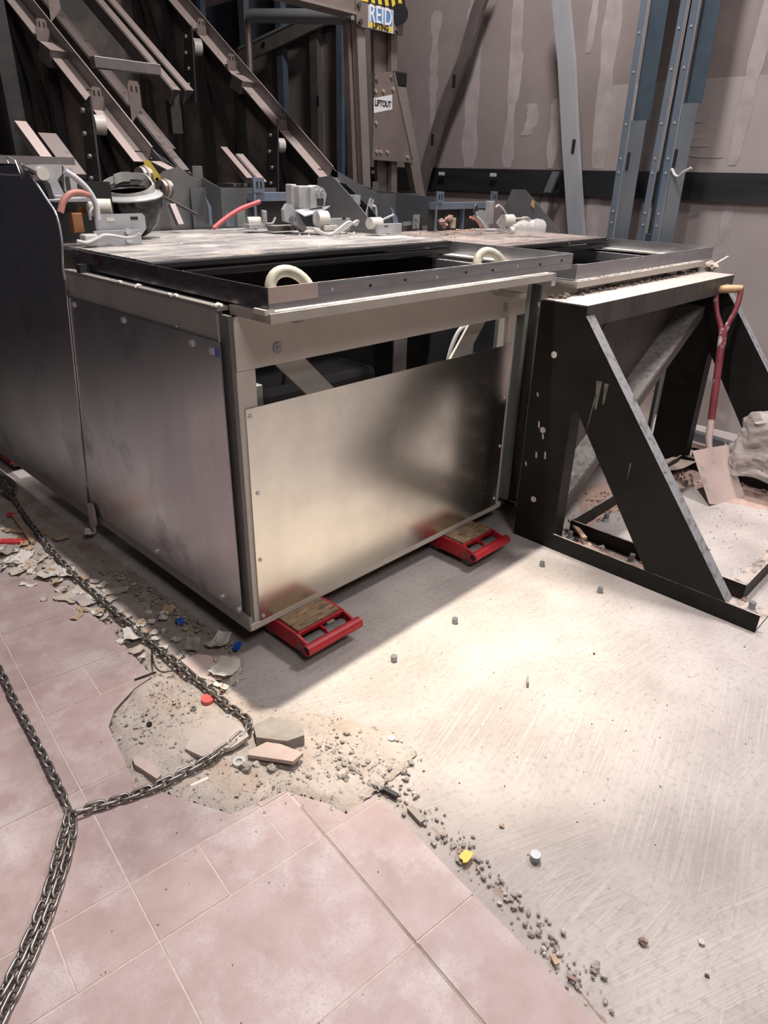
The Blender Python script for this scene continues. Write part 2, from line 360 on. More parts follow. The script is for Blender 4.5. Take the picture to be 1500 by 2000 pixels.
# ---- quarry tiles, laid about 6.5 degrees off the escalators, broken back around the trench
TA = math.radians(6.5); TX = V((math.cos(TA), -math.sin(TA))); TY = V((math.sin(TA), math.cos(TA))); TO = V((-.722, -.518))
def t2w(a, c): return TO + TX * a + TY * c
TILE_Z = .020
keep = [t2w(.612, -1.6)] + [t2w(.612, -.155)] + [fl(*p, z=TILE_Z).to_2d() for p in ((735, 1552), (700, 1572), (676, 1590), (640, 1570), (556, 1545), (520, 1560), (452, 1590), (360, 1562), (262, 1528), (212, 1420), (222, 1388), (262, 1345), (296, 1322),
        (262, 1282), (215, 1228), (160, 1185), (92, 1138), (0, 1120))] + [V((-.6, 1.35)), V((-1.3, 2.6)), V((-4.5, 2.6)), V((-4.5, -1.9))] 
keep = [V((p[0], p[1])) for p in keep]
def clip(poly, rect):
    n = len(rect)
    for i in range(n):
        a, c = rect[i], rect[(i + 1) % n]; e = c - a; out = []
        def ins(p): return e.x * (p.y - a.y) - e.y * (p.x - a.x) >= -1e-9
        for k in range(len(poly)):
            p, q = poly[k - 1], poly[k]
            ip, iq = ins(p), ins(q)
            if ip != iq:
                d = q - p; den = e.x * d.y - e.y * d.x
                t = (e.x * (a.y - p.y) - e.y * (a.x - p.x)) / den; out.append(p + d * t)
            if iq: out.append(q)
        poly = out
        if len(poly) < 3: return []
    res = []
    for p in poly:
        if not res or (p - res[-1]).length > .004: res.append(p)
    return res
grout = obj('grout_bed', prism(newbm(), [V((p.x, p.y, .001)) for p in (clip(keep, [t2w(-3.2, -1.5), t2w(.606, -1.5), t2w(.606, 3), t2w(-3.2, 3)]))], (0, 0, TILE_Z - .0022)), 'grout', floor)
obj('groove_dirt', prism(newbm(), [V((*t2w(.4275, -1.5), .015)), V((*t2w(.4335, -1.5), .015)), V((*t2w(.4335, -.06), .015)), V((*t2w(.4275, -.06), .015))], (0, 0, .0042)), 'dust_heap', floor)
def area2(p): return abs(sum(p[i - 1].x * p[i].y - p[i].x * p[i - 1].y for i in range(len(p)))) / 2
G = .0022
rows = [(-1.72, -1.375), (-1.375, -1.03), (-1.03, -.685), (-.685, -.34), (-.34, -.168), (-.168, 0), (0, .345), (.345, .69), (.69, .86), (.86, 1.205), (1.205, 1.55), (1.55, 1.72), (1.72, 2.065), (2.065, 2.41)]
rows = [(-1.55, -1.205), (-1.205, -.86), (-.86, -.515), (-.515, -.17), (-.17, 0), (0, .345), (.345, .69), (.69, .86), (.86, 1.205), (1.205, 1.55), (1.55, 1.72), (1.72, 2.065), (2.065, 2.41)]
for (r0, r1) in rows:
    small = r1 - r0 < .2
    if small: cuts = [-.86, -.69, -.345, -.172, 0, .170, .345, .43, .612]
    elif r0 < -.1: cuts = [-1.73, -1.38, -1.035, -.69, -.345, 0, .43, .612]
    else: cuts = [-1.73, -1.38, -1.035, -.69, -.345, 0, .345, .43, .612]
    for a0, a1 in zip(cuts, cuts[1:]):
        g0 = .0038 if a0 == .43 else G; g1 = .0038 if a1 == .43 else G
        rect = [t2w(a0 + g0, r0 + G), t2w(a1 - g1, r0 + G), t2w(a1 - g1, r1 - G), t2w(a0 + g0, r1 - G)]
        pg = clip(keep, rect)
        if len(pg) < 3 or area2(pg) < .0008: continue
        zt = rnd.uniform(-.0008, .0008)
        bm = prism(newbm(), [V((p.x, p.y, .006)) for p in pg], (0, 0, TILE_Z - .006 + zt))
        obj('tile', bm, 'tile', floor)

# ---- walls and ceiling
wall_r = obj('wall_right', B((3.72, -6, 0), (3.9, 7, 4.7)), 'room_wall', kind='structure')
bands = [(-6, -2.4), (-2.4, -1.2), (-1.2, .055), (.055, 1.02), (1.02, 1.75), (1.75, 2.11), (2.11, 2.49), (2.49, 3.6), (3.6, 4.8), (4.8, 6.95)]
for i, (a, c) in enumerate(bands):
    for z0, z1 in ((0, 1.45), (1.45, 2.06), (2.06, 4.69)):
        pale = (c <= 1.03 and z0 < 2)
        obj('plasterboard', B((3.70, a, z0), (3.72, c, z1)), 'wall_board_pale' if pale else 'wall_board', wall_r)
def streak(pts, wd, seed, x=3.70, th=.0012):
    """smeared joint filler, ragged edges"""
    L_, R_ = [], []
    P_ = spline([V((x, y, z)) for y, z in pts], 10)
    for i, p in enumerate(P_):
        ww = wd * max(.45, .8 + .35 * noise.noise(V((seed * 5.3, i * .22, 0))) + .25 * noise.noise(V((seed * 2.3, i * 1.7, 5)))) * (.6 if i in (0, len(P_) - 1) else 1)
        L_.append(p + V((0, -ww / 2, 0))); R_.append(p + V((0, ww / 2 + .01 * noise.noise(V((seed, i * .6, 3))), 0)))
    bm = newbm(); f = [[bm.verts.new(q) for q in row] for row in (L_, R_)]
    f2 = [[bm.verts.new(q - V((th, 0, 0)) ) for q in row] for row in (L_, R_)]
    for i in range(len(P_) - 1):
        bm.faces.new((f2[0][i], f2[1][i], f2[1][i + 1], f2[0][i + 1]))
        bm.faces.new((f[0][i], f[0][i + 1], f2[0][i + 1], f2[0][i])); bm.faces.new((f[1][i], f2[1][i], f2[1][i + 1], f[1][i + 1]))
    bmesh.ops.recalc_face_normals(bm, faces=bm.faces)
    obj('filler_streak', bm, 'filler', wall_r)
for k, (pts, wd) in enumerate([
    ([(2.50, 2.62), (2.51, 2.32), (2.50, 2.08)], .10), ([(2.51, 2.14), (2.49, 1.85), (2.46, 1.58)], .075),
    ([(2.14, 2.75), (2.12, 2.3), (2.10, 1.57)], .17),
    ([(1.77, 2.7), (1.75, 2.3), (1.735, 1.57)], .11), ([(1.70, 2.3), (1.71, 2.0)], .05),
    ([(1.57, 1.98), (1.55, 1.88), (1.60, 1.78)], .12),
    ([(1.37, 2.0), (1.36, 1.57)], .09), ([(1.37, 1.40), (1.38, 1.05)], .08),
    ([(1.16, 2.62), (1.17, 2.25)], .06), ([(1.03, 2.7), (1.02, 2.2), (.98, 1.57)], .14), ([(.97, 1.40), (.95, 1.0)], .13),
    ([(.06, 2.6), (.09, 2.1), (.095, 1.6)], .11), ([(.06, 1.40), (.04, .9), (.03, .3)], .09),
    ([(.46, 1.86), (.36, 1.83)], .12), ([(.42, 1.74), (.30, 1.70)], .16), ([(.36, 1.66), (.22, 1.64)], .2),
    ([(3.02, 2.9), (3.0, 2.2), (2.98, 1.3)], .16), ([(3.9, 3.0), (3.88, 2.2), (3.86, 1.4)], .14), ([(4.6, 3.2), (4.58, 2.3)], .14)]):
    streak(pts, wd, k + 1, th=.0010 + .00008 * k)
obj('wall_back', B((-5.2, 7, 0), (4, 7.2, 4.7)), 'dark_wall', kind='structure')
obj('wall_left', B((-5.2, -6, 0), (-5, 7, 4.7)), 'dark_wall', kind='structure')
obj('wall_near', B((-5.2, -6.2, 0), (4, -6, 4.7)), 'room_wall', kind='structure')
obj('ceiling', B((-5.2, -6.2, 4.7), (4, 7.2, 4.9)), 'room_wall', kind='structure')
rail = obj('trim_1', profile(newbm(), (3.675, -3.5, 1.40), (3.675, 5.5, 1.40), [(0, 0), (.024, 0), (.024, .008), (.008, .008), (.008, .152), (.024, .152), (.024, .16), (0, .16)][::-1]), 'rail_dark', kind='structure')
for y in (2.33, 1.82, 1.28, -.35, 3.1): obj('slot', B((3.645, y - .03, 1.505), (3.654, y + .03, 1.53), .003), 'cable_grey', rail)

# ================================================================== ESCALATORS
def escalator(off, first):
    lab = ('grey steel escalator truss with bare galvanised end panel, jacked on red skates' if first else 'far escalator truss whose end stands behind the black support frame')
    esc = thing('escalator', V((.75, .5, .1)) + off, lab, 'escalator')
    def part(n, bm, m, par=esc, **k): return obj(n, bm, m, par, off=off, **k)
    def scr(p, n, par, s=1.): screw(V(p) + off, n, par, s)
    # ---- front end frame
    bm = newbm(); r = .022
    pts = [(.02, 0, .993), (1.475, 0, .993), (1.475, 0, 1.15), (.02 + r, 0, 1.15)] + [(.02 + r - r * math.sin(a), 0, 1.15 - r + r * math.cos(a)) for a in (.4, .8, 1.2, 1.5)]
    tp = part('end_plate', prism(bm, pts, (0, .012, 0)), 'frame_paint')
    for x, z in ((.167, 1.04), (1.328, 1.034)):
        s_ = newbm(); cyl(s_, (x, .001, z), (x, -.003, z), .017, 20); cyl(s_, (x, -.002, z), (x, -.005, z), .006, 6); part('countersunk_bolt', s_, 'cast_grey', tp)
    if first: part('clip', B((.857, -.004, 1.118), (.872, 0, 1.142)), 'timber', tp)
    part('corner_post', B((.018, .001, .125), (.086, .05, .993), .004), 'frame_paint')
    part('corner_recess', B((.006, .004, .105), (.02, .09, 1.15)), 'recess_shade')  # dark strip that colours in the shade beside the corner post
    part('corner_post', vprof(1.364, .001, .125, .993, [(0, 0), (.052, 0), (.052, .05), (0, .05)]), 'frame_paint')
    part('end_channel', vprof(1.425, .012, .11, 1.16, [(0, 0), (.012, 0), (.012, .03), (.07, .03), (.07, 0), (.10, 0), (.10, .1), (0, .1)]), 'green_grey')
    part('bottom_rail', B((.0, -.004, .098), (1.44, .05, .126), .003), 'frame_paint')
    sh = part('end_panel', B((.038, -.0035, .122), (1.397, -.0005, .878)), 'galv_front')
    for p in ((.052, .855), (.062, .60), (.052, .14), (.055, .36), (1.385, .845), (1.385, .645), (1.385, .42), (1.382, .16)): scr((p[0], -.0035, p[1]), (0, -1, 0), sh, .8)
    # ---- braces and innards seen through the slot above the panel
    for a, c in (((.20, .07, 1.04), (.95, .07, .30)), ((1.30, .07, 1.04), (.75, .07, .40))):
        part('end_brace', bar(newbm(), a, c, .012, .085, (0, 1, 0)) if False else profile(newbm(), a, c, [(-.042, 0), (.042, 0), (.042, .01), (-.042, .01)], (0, 1, 0)), 'frame_paint')
    part('inner_post', vprof(.78, .10, .2, 1.14, [(0, 0), (.07, 0), (.07, .06), (.064, .06), (.064, .006), (0, .006)]), 'tray_steel')
    part('inner_post', B((.088, .03, .3), (.128, .06, .93), .002), 'green_grey')
    part('lining', B((.0, .9, .14), (1.5, .93, 1.2)), 'interior_shade')
    part('lining', B((.0, .0, .100), (1.47, .92, .118)), 'interior_shade')
    part('lining', B((1.47, .06, .13), (1.485, 2.2, 1.17)), 'interior_shade')
    part('lining', B((.012, .06, .13), (.02, .92, 1.17)), 'interior_shade')
    part('gearbox', B((.5, .55, .14), (1.15, .88, .72), .03), 'interior_shade')  # gearboxes take the pit's painted shade instead of a casing colour
    part('gearbox', B((.25, .62, .14), (.45, .88, .98), .02), 'interior_shade')
    part('interior_cable', tube(newbm(), spline([(1.14, .12, .6), (1.10, .10, .82), (1.15, .09, .95), (1.23, .09, .94), (1.25, .1, .8)]), .009, 8), 'cable_grey', smooth=True)
    part('interior_cable', tube(newbm(), spline([(.30, .35, .8), (.32, .33, 1.08), (.40, .30, 1.15), (.47, .32, 1.05), (.46, .36, .8)]), .008, 8), 'cable_dark', smooth=True)
    part('cross_rail', B((.40, .40, 1.10), (.56, .43, 1.12)), 'zinc_plate')
    # ---- top lip that carries the tray
    part('top_lip', prism(newbm(), [(.03, -.158, 1.150), (1.40 if first else 1.35, -.158, 1.150), (1.46, .03, 1.150), (.03, .03, 1.150)], (0, 0, .026)), 'lip_paint')
    # ---- left side
    if first:
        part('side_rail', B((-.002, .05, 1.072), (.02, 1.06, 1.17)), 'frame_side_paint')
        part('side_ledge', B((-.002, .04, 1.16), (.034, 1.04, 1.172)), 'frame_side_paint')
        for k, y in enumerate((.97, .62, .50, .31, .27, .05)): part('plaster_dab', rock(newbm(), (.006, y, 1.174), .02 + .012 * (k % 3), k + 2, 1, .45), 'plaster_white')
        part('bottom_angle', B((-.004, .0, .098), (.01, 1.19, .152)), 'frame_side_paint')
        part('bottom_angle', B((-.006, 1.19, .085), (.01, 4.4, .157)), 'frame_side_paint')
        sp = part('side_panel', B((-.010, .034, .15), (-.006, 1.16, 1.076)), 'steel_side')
        for y, z in ((.98, 1.055), (.60, 1.055), (.18, 1.05), (.075, 1.045), (.05, .17), (.15, .175), (.60, .17)): scr((-.010, y, z), (-1, 0, 0), sp, 1.25)
        part('tape_scrap', B((-.0115, .036, 1.033), (-.0102, .058, 1.057)), 'blue_tape', sp)
        top = [(1.013, 1.12), (1.009, 1.184), (.98, 1.273), (.987, 1.356), (1.043, 1.403), (1.142, 1.474), (1.215, 1.513), (1.30, 1.513), (1.47, 1.503), (2.2, 1.50), (4.4, 1.95), (4.4, .155), (1.185, .155)]
        ck = part('cheek_panel', prism(newbm(), [(-.016, y, z) for y, z in top], (.004, 0, 0)), 'steel_side')
        edge = [(1.012, 1.14), (1.009, 1.184), (.98, 1.273), (.987, 1.356), (1.043, 1.403), (1.142, 1.474), (1.215, 1.513)]
        part('edge_flange', tube(newbm(), spline([(-.014, y, z) for y, z in edge], 4), .004, 6), 'zinc_bright', ck)
        part('rust_patch', prism(newbm(), [(-.0135, y, z) for y, z in ((1.05, 1.40), (1.142, 1.466), (1.20, 1.495), (1.23, 1.43), (1.15, 1.36), (1.07, 1.33))], (.001, 0, 0)), 'label_brown', ck) if False else None
        part('perforated_strip', B((-.0175, 1.24, 1.475), (-.016, 1.60, 1.48)), 'cable_grey', ck)
        part('wire_hook', tube(newbm(), [(-.02, 1.22, 1.47), (-.02, 1.255, 1.525), (-.02, 1.31, 1.535), (-.02, 1.335, 1.53), (-.02, 1.325, 1.515)], .003, 6), 'zinc_bright', ck)
    # ---- tray frame around the open pit
    z0, z1 = 1.182, 1.240
    T = 'tray_steel'
    x1 = 1.562 if first else 1.47
    fr = part('tray_rail', B((.038, -.142, z0), (x1, -.137, z1)), T)
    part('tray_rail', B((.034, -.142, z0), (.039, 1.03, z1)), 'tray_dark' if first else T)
    part('tray_rail', B((x1 - .005, -.142, z0), (x1, .62, z1)), T)
    part('tray_ledge', B((x1 - .07, -.13, z0), (x1 - .006, .5, z0 + .006)), 'lip_paint')
    part('tray_ledge', B((x1 - .12, -.13, z0 - .06), (x1 - .09, .5, z0 - .012)), T)
    part('tray_ledge', B((x1 - .33, -.13, z0 - .09), (x1 - .29, .5, z0 - .07)), 'lip_paint')
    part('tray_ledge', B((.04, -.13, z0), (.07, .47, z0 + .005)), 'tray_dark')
    if first:
        part('tape_strip', B((.205, -.1432, z1 - .0065), (x1, -.1422, z1 - .004)), 'blue_zinc', fr)
        part('splice_plate', B((.036, -.146, z0 + .018), (.205, -.1425, z1 + .001)), 'tray_primer', fr)
        part('crease', B((.2, -.1432, z0 + .022), (x1, -.1422, z0 + .0235)), 'blue_zinc', fr)
        for i in range(9): part('rivet', cyl(newbm(), (.26 + i * .152, -.1422, z1 - .022 - .004 * (i % 2)), (.26 + i * .152, -.1445, z1 - .022 - .004 * (i % 2)), .0045, 8), 'black' if i % 3 else 'bolt_zinc', fr)
        part('toe_block', B((.018, -.15, 1.172), (.05, -.10, 1.186)), 'pale_dot')
        for (cx, cy, rz) in ((.172, -.07, -.35), (1.11, -.07, -.35)):
            bm = newbm(); pts = []
            for k in range(28):
                a = 2 * math.pi * k / 28
                pts.append(V((cx + math.cos(a) * .058 * math.cos(rz), cy + math.cos(a) * .058 * math.sin(rz) + .45 * math.sin(a) * .058, 1.207 + math.sin(a) * .056)))
            tube(bm, pts, .0165, 12, True); tube(bm, [(cx, cy - .02, 1.17), (cx, cy - .02, 1.13)], .02, 12)
            part('lifting_eye', bm, 'eye_ring', smooth=True)
    # ---- cover plates with rubber nosing
    pm_ = 'plate_top' if first else 'plate_top_brown'
    part('floor_plate', B((.05, .49, 1.233), (x1 - .03, 1.02, 1.245)), pm_)
    part('floor_plate', B((.05, 1.024, 1.231), (x1 - .03, 1.56 if first else 1.42, 1.244)), pm_)
    part('rubber_nosing', B((.045, .472, 1.222), (x1 - .02, .49, 1.243), .004), 'rubber')
    part('rubber_nosing', B((.045, .476, 1.186), (x1 - .02, .50, 1.214), .006), 'rubber')
    for i in range(5): part('plate_rib', B((.06, .50 + i * .018, 1.2452), (x1 - .04, .507 + i * .018, 1.2465)), pm_)
    return esc, part, scr
E1, p1, s1 = escalator(V((0, 0, 0)), True)
O2 = V((1.57, 0, -.048))
E2, p2, s2 = escalator(O2, False)

def bracket_plate(part, par, x, y, z, wd, ht, tk=.003, m='zinc_plate'):
    part('lug_bracket', B((x, y, z), (x + wd, y + tk, z + ht), .001), m, par)
    for s in (.3, .7): part('slot', B((x + wd * s - .006, y - .001, z + ht * .5), (x + wd * s + .006, y - .0002, z + ht * .8)), 'black', par)

# ---- inclined truss sides
def truss_side(part, x, y0, z0, length, ang, right_side, lugs, blocks):
    d = V((0, math.cos(ang), math.sin(ang))); n = V((0, -math.sin(ang), math.cos(ang))); p0 = V((x, y0, z0)); p1_ = p0 + d * length
    ch = part('top_chord', profile(newbm(), p0, p1_, [(-.085, -.006), (0, -.006), (0, .075), (.007, .075), (.007, -.014), (-.085, -.014)], (0, 0, 1)), 'chord')
    part('chord_back', prism(newbm(), [p0 + V((.008, 0, 0)) + n * .01, p1_ + V((.008, 0, 0)) + n * .01, p1_ + V((.008, 0, 0)) - n * .16, p0 + V((.008, 0, 0)) - n * .16], (.01, 0, 0)), 'truss_dark')
    for t, big in lugs:
        c = p0 + d * t + V((-.055, 0, 0)); w_, h_ = .066, .10
        lg = part('lug', prism(newbm(), [c + V((a * w_, 0, b_ * h_)) for a, b_ in ((-.6, -.05), (.6, -.05), (.56, .55), (.42, .62), (.42, .9), (.3, 1), (-.3, 1), (-.42, .9), (-.42, .62), (-.56, .55))], (0, .005, 0)), 'lug', ch)
        for s in (-.2, .2): part('slot', B((c.x + s * w_ - .005, c.y - .001, c.z + .6 * h_), (c.x + s * w_ + .005, c.y - .0003, c.z + .85 * h_)), 'black', lg)
    for t in blocks:
        c = p0 + d * t
        part('joint_block', prism(newbm(), [c + V((-.10, 0, 0)) - n * .06, c + V((-.10, 0, 0)) + n * .035, c + V((-.10, .12, .05)) + n * .035, c + V((-.10, .12, .05)) - n * .06], (.10, 0, 0)), 'chord')
    # cladding sheet and lattice below the chord
    pts = [p0 + V((.03, -.25, -.1)), p1_ + V((.03, 0, -.1)), V((x + .03, p1_.y, p1_.z - 1.8)), V((x + .03, y0 + 1.6, .35)), V((x + .03, y0 - .25, .35))]
    part('cladding_sheet', prism(newbm(), pts, (.006, 0, 0)), 'truss_sheet')
    for k in range(int(length / .55)):
        t = .12 + k * .55; c = p0 + d * t
        part('lattice_post', B((x - .035, c.y - .03, max(c.z - 1.3, .3)), (x + .02, c.y + .03, c.z - .02)), 'truss_dark')
        if k % 2 == 0:
            e = p0 + d * (t + .55)
            part('lattice_diagonal', bar(newbm(), (x - .01, c.y, c.z - .75), (x - .01, e.y, e.z - .15), .03, .06), 'truss_dark')
A33 = math.radians(33.0); A35 = math.radians(34.6)
truss_side(p1, .95, 2.06, 1.545, 3.2, A33, True, [(.45, 1), (1.10, 1), (1.75, 1)], [.93])
truss_side(lambda *a, **k: p2(*a, **k), 2.48 - O2.x, 2.37, 1.482 - O2.z, 3.6, A35, True, [(.52, 1), (1.22, 1), (1.66, 1)], [1.02])
# second row of lugs, tracks and stubs between the two rows
for (x, y, z) in ((1.18, 2.56, 1.88), (1.18, 3.42, 2.44)):
    lg = p1('rear_lug', prism(newbm(), [V((x + a, y, z + b_)) for a, b_ in ((-.036, -.14), (.036, -.06), (.036, .05), (.026, .07), (-.026, .07), (-.036, .05))], (0, .005, 0)), 'lug')
    for s in (-.015, .015): p1('slot', B((x + s - .005, y - .001, z + .015), (x + s + .005, y - .0003, z + .045)), 'black', lg)
def incl(part, name, x, y, z, L_, ang, prof, m):
    d = V((0, math.cos(ang), math.sin(ang))); return part(name, profile(newbm(), (x, y, z), V((x, y, z)) + d * L_, prof), m)
UCH = [(-.05, 0), (.05, 0), (.05, .045), (.043, .045), (.043, .007), (-.043, .007), (-.043, .045), (-.05, .045)]
ANG = [(-.03, 0), (.03, 0), (.03, .006), (-.024, .006), (-.024, -.09), (-.03, -.09)]
incl(p2, 'step_track', 1.735 - O2.x, 3.03, 1.97 - O2.z, 2.6, A33, ANG, 'chord'); incl(p2, 'step_track', 1.835 - O2.x, 3.03, 1.975 - O2.z, 2.6, A33, ANG, 'chord')
incl(p1, 'step_track', 1.30, 2.30, 1.50, 3.4, A33, ANG, 'truss_dark'); incl(p1, 'step_track', 1.42, 2.45, 1.46, 3.4, A33, ANG, 'truss_dark')
incl(p1, 'step_track', 1.55, 2.85, 1.62, 3.0, A33, ANG, 'truss_dark')
p1('cross_member', B((1.0, 2.62, 2.00), (1.40, 2.68, 2.055), .003), 'chord')
p2('cross_member', B((1.72 - O2.x, 3.1, 1.77), (1.80 - O2.x, 3.16, 2.03), .003), 'truss_dark')
for part, x, y, z in ((p1, .30, 1.70, 1.49), (p2, 1.87 - O2.x, 2.46, 1.45 - O2.z)):
    incl(part, 'guide_stub', x, y, z, .33, A33, [(-.03, -.02), (.02, -.02), (.03, .0), (.02, .02), (-.03, .02)], 'chord')
    incl(part, 'guide_stub', x + .09, y - .02, z - .01, .30, A33, ANG if part is p2 else [(-.04, -.02), (.04, -.02), (.04, .0), (-.04, .0)], 'chord' if part is p2 else 'truss_dark')
    part('stub_foot', B((x - .06, y + .1, z - .04), (x + .1, y + .3, z - .02)), 'chord')
def roller(part, x, y, z, r=.045, w_=.05):
    ro = part('step_roller', ringcyl(newbm(), (x, y, z), (x + w_, y - .012, z), r, r * .45), 'white_plastic', smooth=True)
    part('hub', cyl(newbm(), (x - .02, y + .004, z), (x + w_, y - .01, z), r * .42), 'truss_dark', ro)
    part('arm', prism(newbm(), [(x - .025, y - .05, z + .12), (x - .025, y + .06, z + .08), (x - .025, y + .14, z - .36), (x - .025, y - .02, z - .36)], (.01, 0, 0)), 'truss_dark', ro)
    for k in range(4): part('lug_bolt', cyl(newbm(), (x - .03, y + .02 + .02 * (k % 2), z + .06 - .1 * k), (x - .045, y + .02 + .02 * (k % 2), z + .06 - .1 * k), .012, 6), 'cast_grey', ro)
roller(p1, .70, 2.107, 1.697); roller(p2, 2.27 - O2.x, 2.678, 1.671 - O2.z); roller(p2, 2.27 - O2.x, 3.64, 2.323 - O2.z, .055, .06)
# dark deck and tall columns left of the near truss
for x, y in ((.50, 3.2), (.60, 3.6), (.72, 3.0)):
    p1('upright', profile(newbm(), (x, y, .4), (x, y, 3.8), [(0, 0), (.09, 0), (.09, .06), (.082, .06), (.082, .008), (0, .008)], (0, 1, 0)), 'truss_dark')
p1('upright_brace', bar(newbm(), (.12, 2.9, 1.5), (.5, 2.9, 2.3), .03, .08), 'truss_dark')
p1('cladding_sheet', B((.0, 4.2, .3), (.95, 4.23, 4.4)), 'truss_sheet')  # added sheet closing the truss so its depth stays dark
p1('cladding_sheet', prism(newbm(), [(-.005, 1.7, 1.45), (-.005, 4.4, 1.45), (-.005, 4.4, 4.4), (-.005, 3.6, 4.4)], (-.005, 0, 0)), 'truss_sheet')  # added side sheet that keeps light out of the near truss
p1('cross_member', B((-.0, 1.62, 1.515), (.36, 1.64, 1.545)), 'chord')
p2('cladding_sheet', B((-.35, 4.9, .3), (.95, 4.93, 4.6)), 'truss_sheet')  # added sheet closing the far truss so its depth stays dark

# ---- curved skirt sheets where the incline meets the landing
def skirt(part, x, y0, z0, y1):
    pts = [(y0 + .18, z0 + .12), (y0, z0 + .03), (y0 - .16, z0 - .03), (y0 - .30, z0 - .06), (y0 - .42, z0 - .08), (y1, 1.43), (y1, 1.27), (y0 + .18, 1.22)]
    sk = part('skirt_sheet', prism(newbm(), [(x, y, z) for y, z in pts], (.006, 0, 0)), 'skirt')
    part('skirt_cap', profile(newbm(), (x - .05, y0 - .08, z0 - .02), (x - .05, y0 - .42, z0 - .10), [(-.03, 0), (.03, 0), (.03, .008), (-.03, .008)]), 'chord', sk)
    b_ = part('skirt_bracket', B((x - .045, y0 - .42, 1.27), (x + .01, y0 - .414, z0 - .03), .001), 'skirt', sk)
skirt(p1, .985, 2.05, 1.555, 1.47)
skirt(p2, 2.48 - O2.x + .03, 2.34, 1.49 - O2.z, 1.42)
# blue zinc inlet posts between, on the right half of each escalator
def inlet_frame(part, x0, x1, y, z, h):
    fr = part('inlet_frame', B((x0, y, z + h * .55), (x1, y + .05, z + h * .72), .002), 'blue_zinc')
    for x in (x0 - .005, x1 - .06):
        part('inlet_post', B((x, y - .012, z), (x + .012, y - .004, z + h)), 'blue_zinc', fr)
        lg = part('lug', prism(newbm(), [(x, y - .014, z + h * .72), (x + .065, y - .014, z + h * .72), (x + .065, y - .014, z + h * .98), (x + .055, y - .014, z + h), (x + .01, y - .014, z + h), (x, y - .014, z + h * .98)], (0, .004, 0)), 'blue_zinc', fr)
        for s in (.022, .045): part('slot', B((x + s - .005, y - .0155, z + h * .8), (x + s + .005, y - .0145, z + h * .93)), 'black', fr)
    part('inlet_back', B((x0, y + .05, z), (x1, y + .056, z + h * .6)), 'interior_shade', fr)
    part('inlet_rib', B(((x0 + x1) / 2, y + .02, z), ((x0 + x1) / 2 + .012, y + .05, z + h * .55)), 'blue_zinc', fr)
q0 = at(498, 443, 1, 1.42); q1 = at(660, 443, 1, 1.42)
inlet_frame(p1, q0.x, q1.x, 1.42, 1.245, .235)
q0 = at(848, 445, 1, 1.30) - O2; q1 = at(962, 445, 1, 1.30) - O2
inlet_frame(p2, q0.x, q1.x, 1.30, 1.245, .225)
# cheek sheets right of each inlet
def cheek(part, x, pts, m='skirt'): return part('cheek_sheet', prism(newbm(), [(x, y, z) for y, z in pts], (.005, 0, 0)), m)
cheek(p1, 1.47, [(.88, 1.247), (1.20, 1.247), (1.32, 1.36), (1.32, 1.485), (1.235, 1.495), (1.20, 1.49), (1.03, 1.38), (.93, 1.30)])
cheek(p1, 1.52, [(.85, 1.247), (1.20, 1.247), (1.3, 1.36), (1.26, 1.47), (1.16, 1.46), (.99, 1.36), (.89, 1.28)], 'rubber')
cheek(p2, 3.05 - O2.x, [(.83, 1.255), (1.20, 1.255), (1.3, 1.30), (1.22, 1.485), (1.12, 1.485), (.98, 1.38)])
p2('dark_sheet', prism(newbm(), [at(660, 335, 1, 1.75) - O2, at(735, 378, 1, 1.75) - O2, at(818, 378, 1, 1.75) - O2, at(818, 440, 1, 1.75) - O2, at(660, 440, 1, 1.75) - O2], (0, .006, 0)), 'skirt')
p1('dark_sheet', B((.9, 1.60, 1.1), (1.42, 1.61, 1.43)), 'skirt')
p1('dark_sheet', prism(newbm(), [(.60, 1.62, 1.1), (.95, 1.62, 1.1), (.95, 1.62, 1.46), (.86, 1.62, 1.52), (.78, 1.62, 1.50), (.6, 1.62, 1.38)], (0, .006, 0)), 'skirt')

# ---- handrail inlet on the near left corner
ib = p1('inlet_bracket', B((.115, 1.00, 1.247), (.30, 1.004, 1.30), .001), 'zinc_plate')
p1('bracket_upper', prism(newbm(), [(.135, 1.02, 1.30), (.31, 1.02, 1.275), (.335, 1.02, 1.30), (.335, 1.02, 1.345), (.325, 1.02, 1.355), (.135, 1.02, 1.355)], (0, .004, 0)), 'zinc_plate', ib)
p1('bracket_slot', B((.275, 1.0188, 1.333), (.305, 1.0199, 1.344)), 'black', ib)
p1('bracket_label', B((.18, 1.0188, 1.33), (.21, 1.0199, 1.343)), 'white_plastic', ib)
p1('bracket_bolt', cyl(newbm(), (.245, .99, 1.295), (.245, 1.0, 1.295), .012, 6), 'bolt_zinc', ib)
p1('bracket_bolt', cyl(newbm(), (.245, .992, 1.268), (.245, 1.0, 1.268), .014, 12), 'bolt_zinc', ib)
p1('inlet_roller', cyl(newbm(), (.15, 1.10, 1.375), (.225, 1.06, 1.375), .03, 20), 'white_plastic', smooth=True)
hs = p1('inlet_housing', prism(newbm(), [at(45, 322, 1, 1.12), at(121, 322, 1, 1.12), at(121, 340, 1, 1.12), at(112, 352, 1, 1.12), at(126, 380, 1, 1.12), at(128, 392, 1, 1.12), at(108, 392, 1, 1.12), at(98, 360, 1, 1.12), at(80, 340, 1, 1.12)], (0, .05, 0)), 'cast_grey')
p1('housing_boss', cyl(newbm(), at(80, 339, 1, 1.12) + V((0, -.02, 0)), at(80, 339, 1, 1.12), .022, 18), 'white_plastic', hs, smooth=True)
p1('housing_wing', prism(newbm(), [at(124, 327, 1, 1.18), at(140, 329, 1, 1.18), at(149, 345, 1, 1.18), at(152, 378, 1, 1.18), at(138, 386, 1, 1.18), at(126, 372, 1, 1.18)], (0, .03, 0)), 'cast_grey', hs)
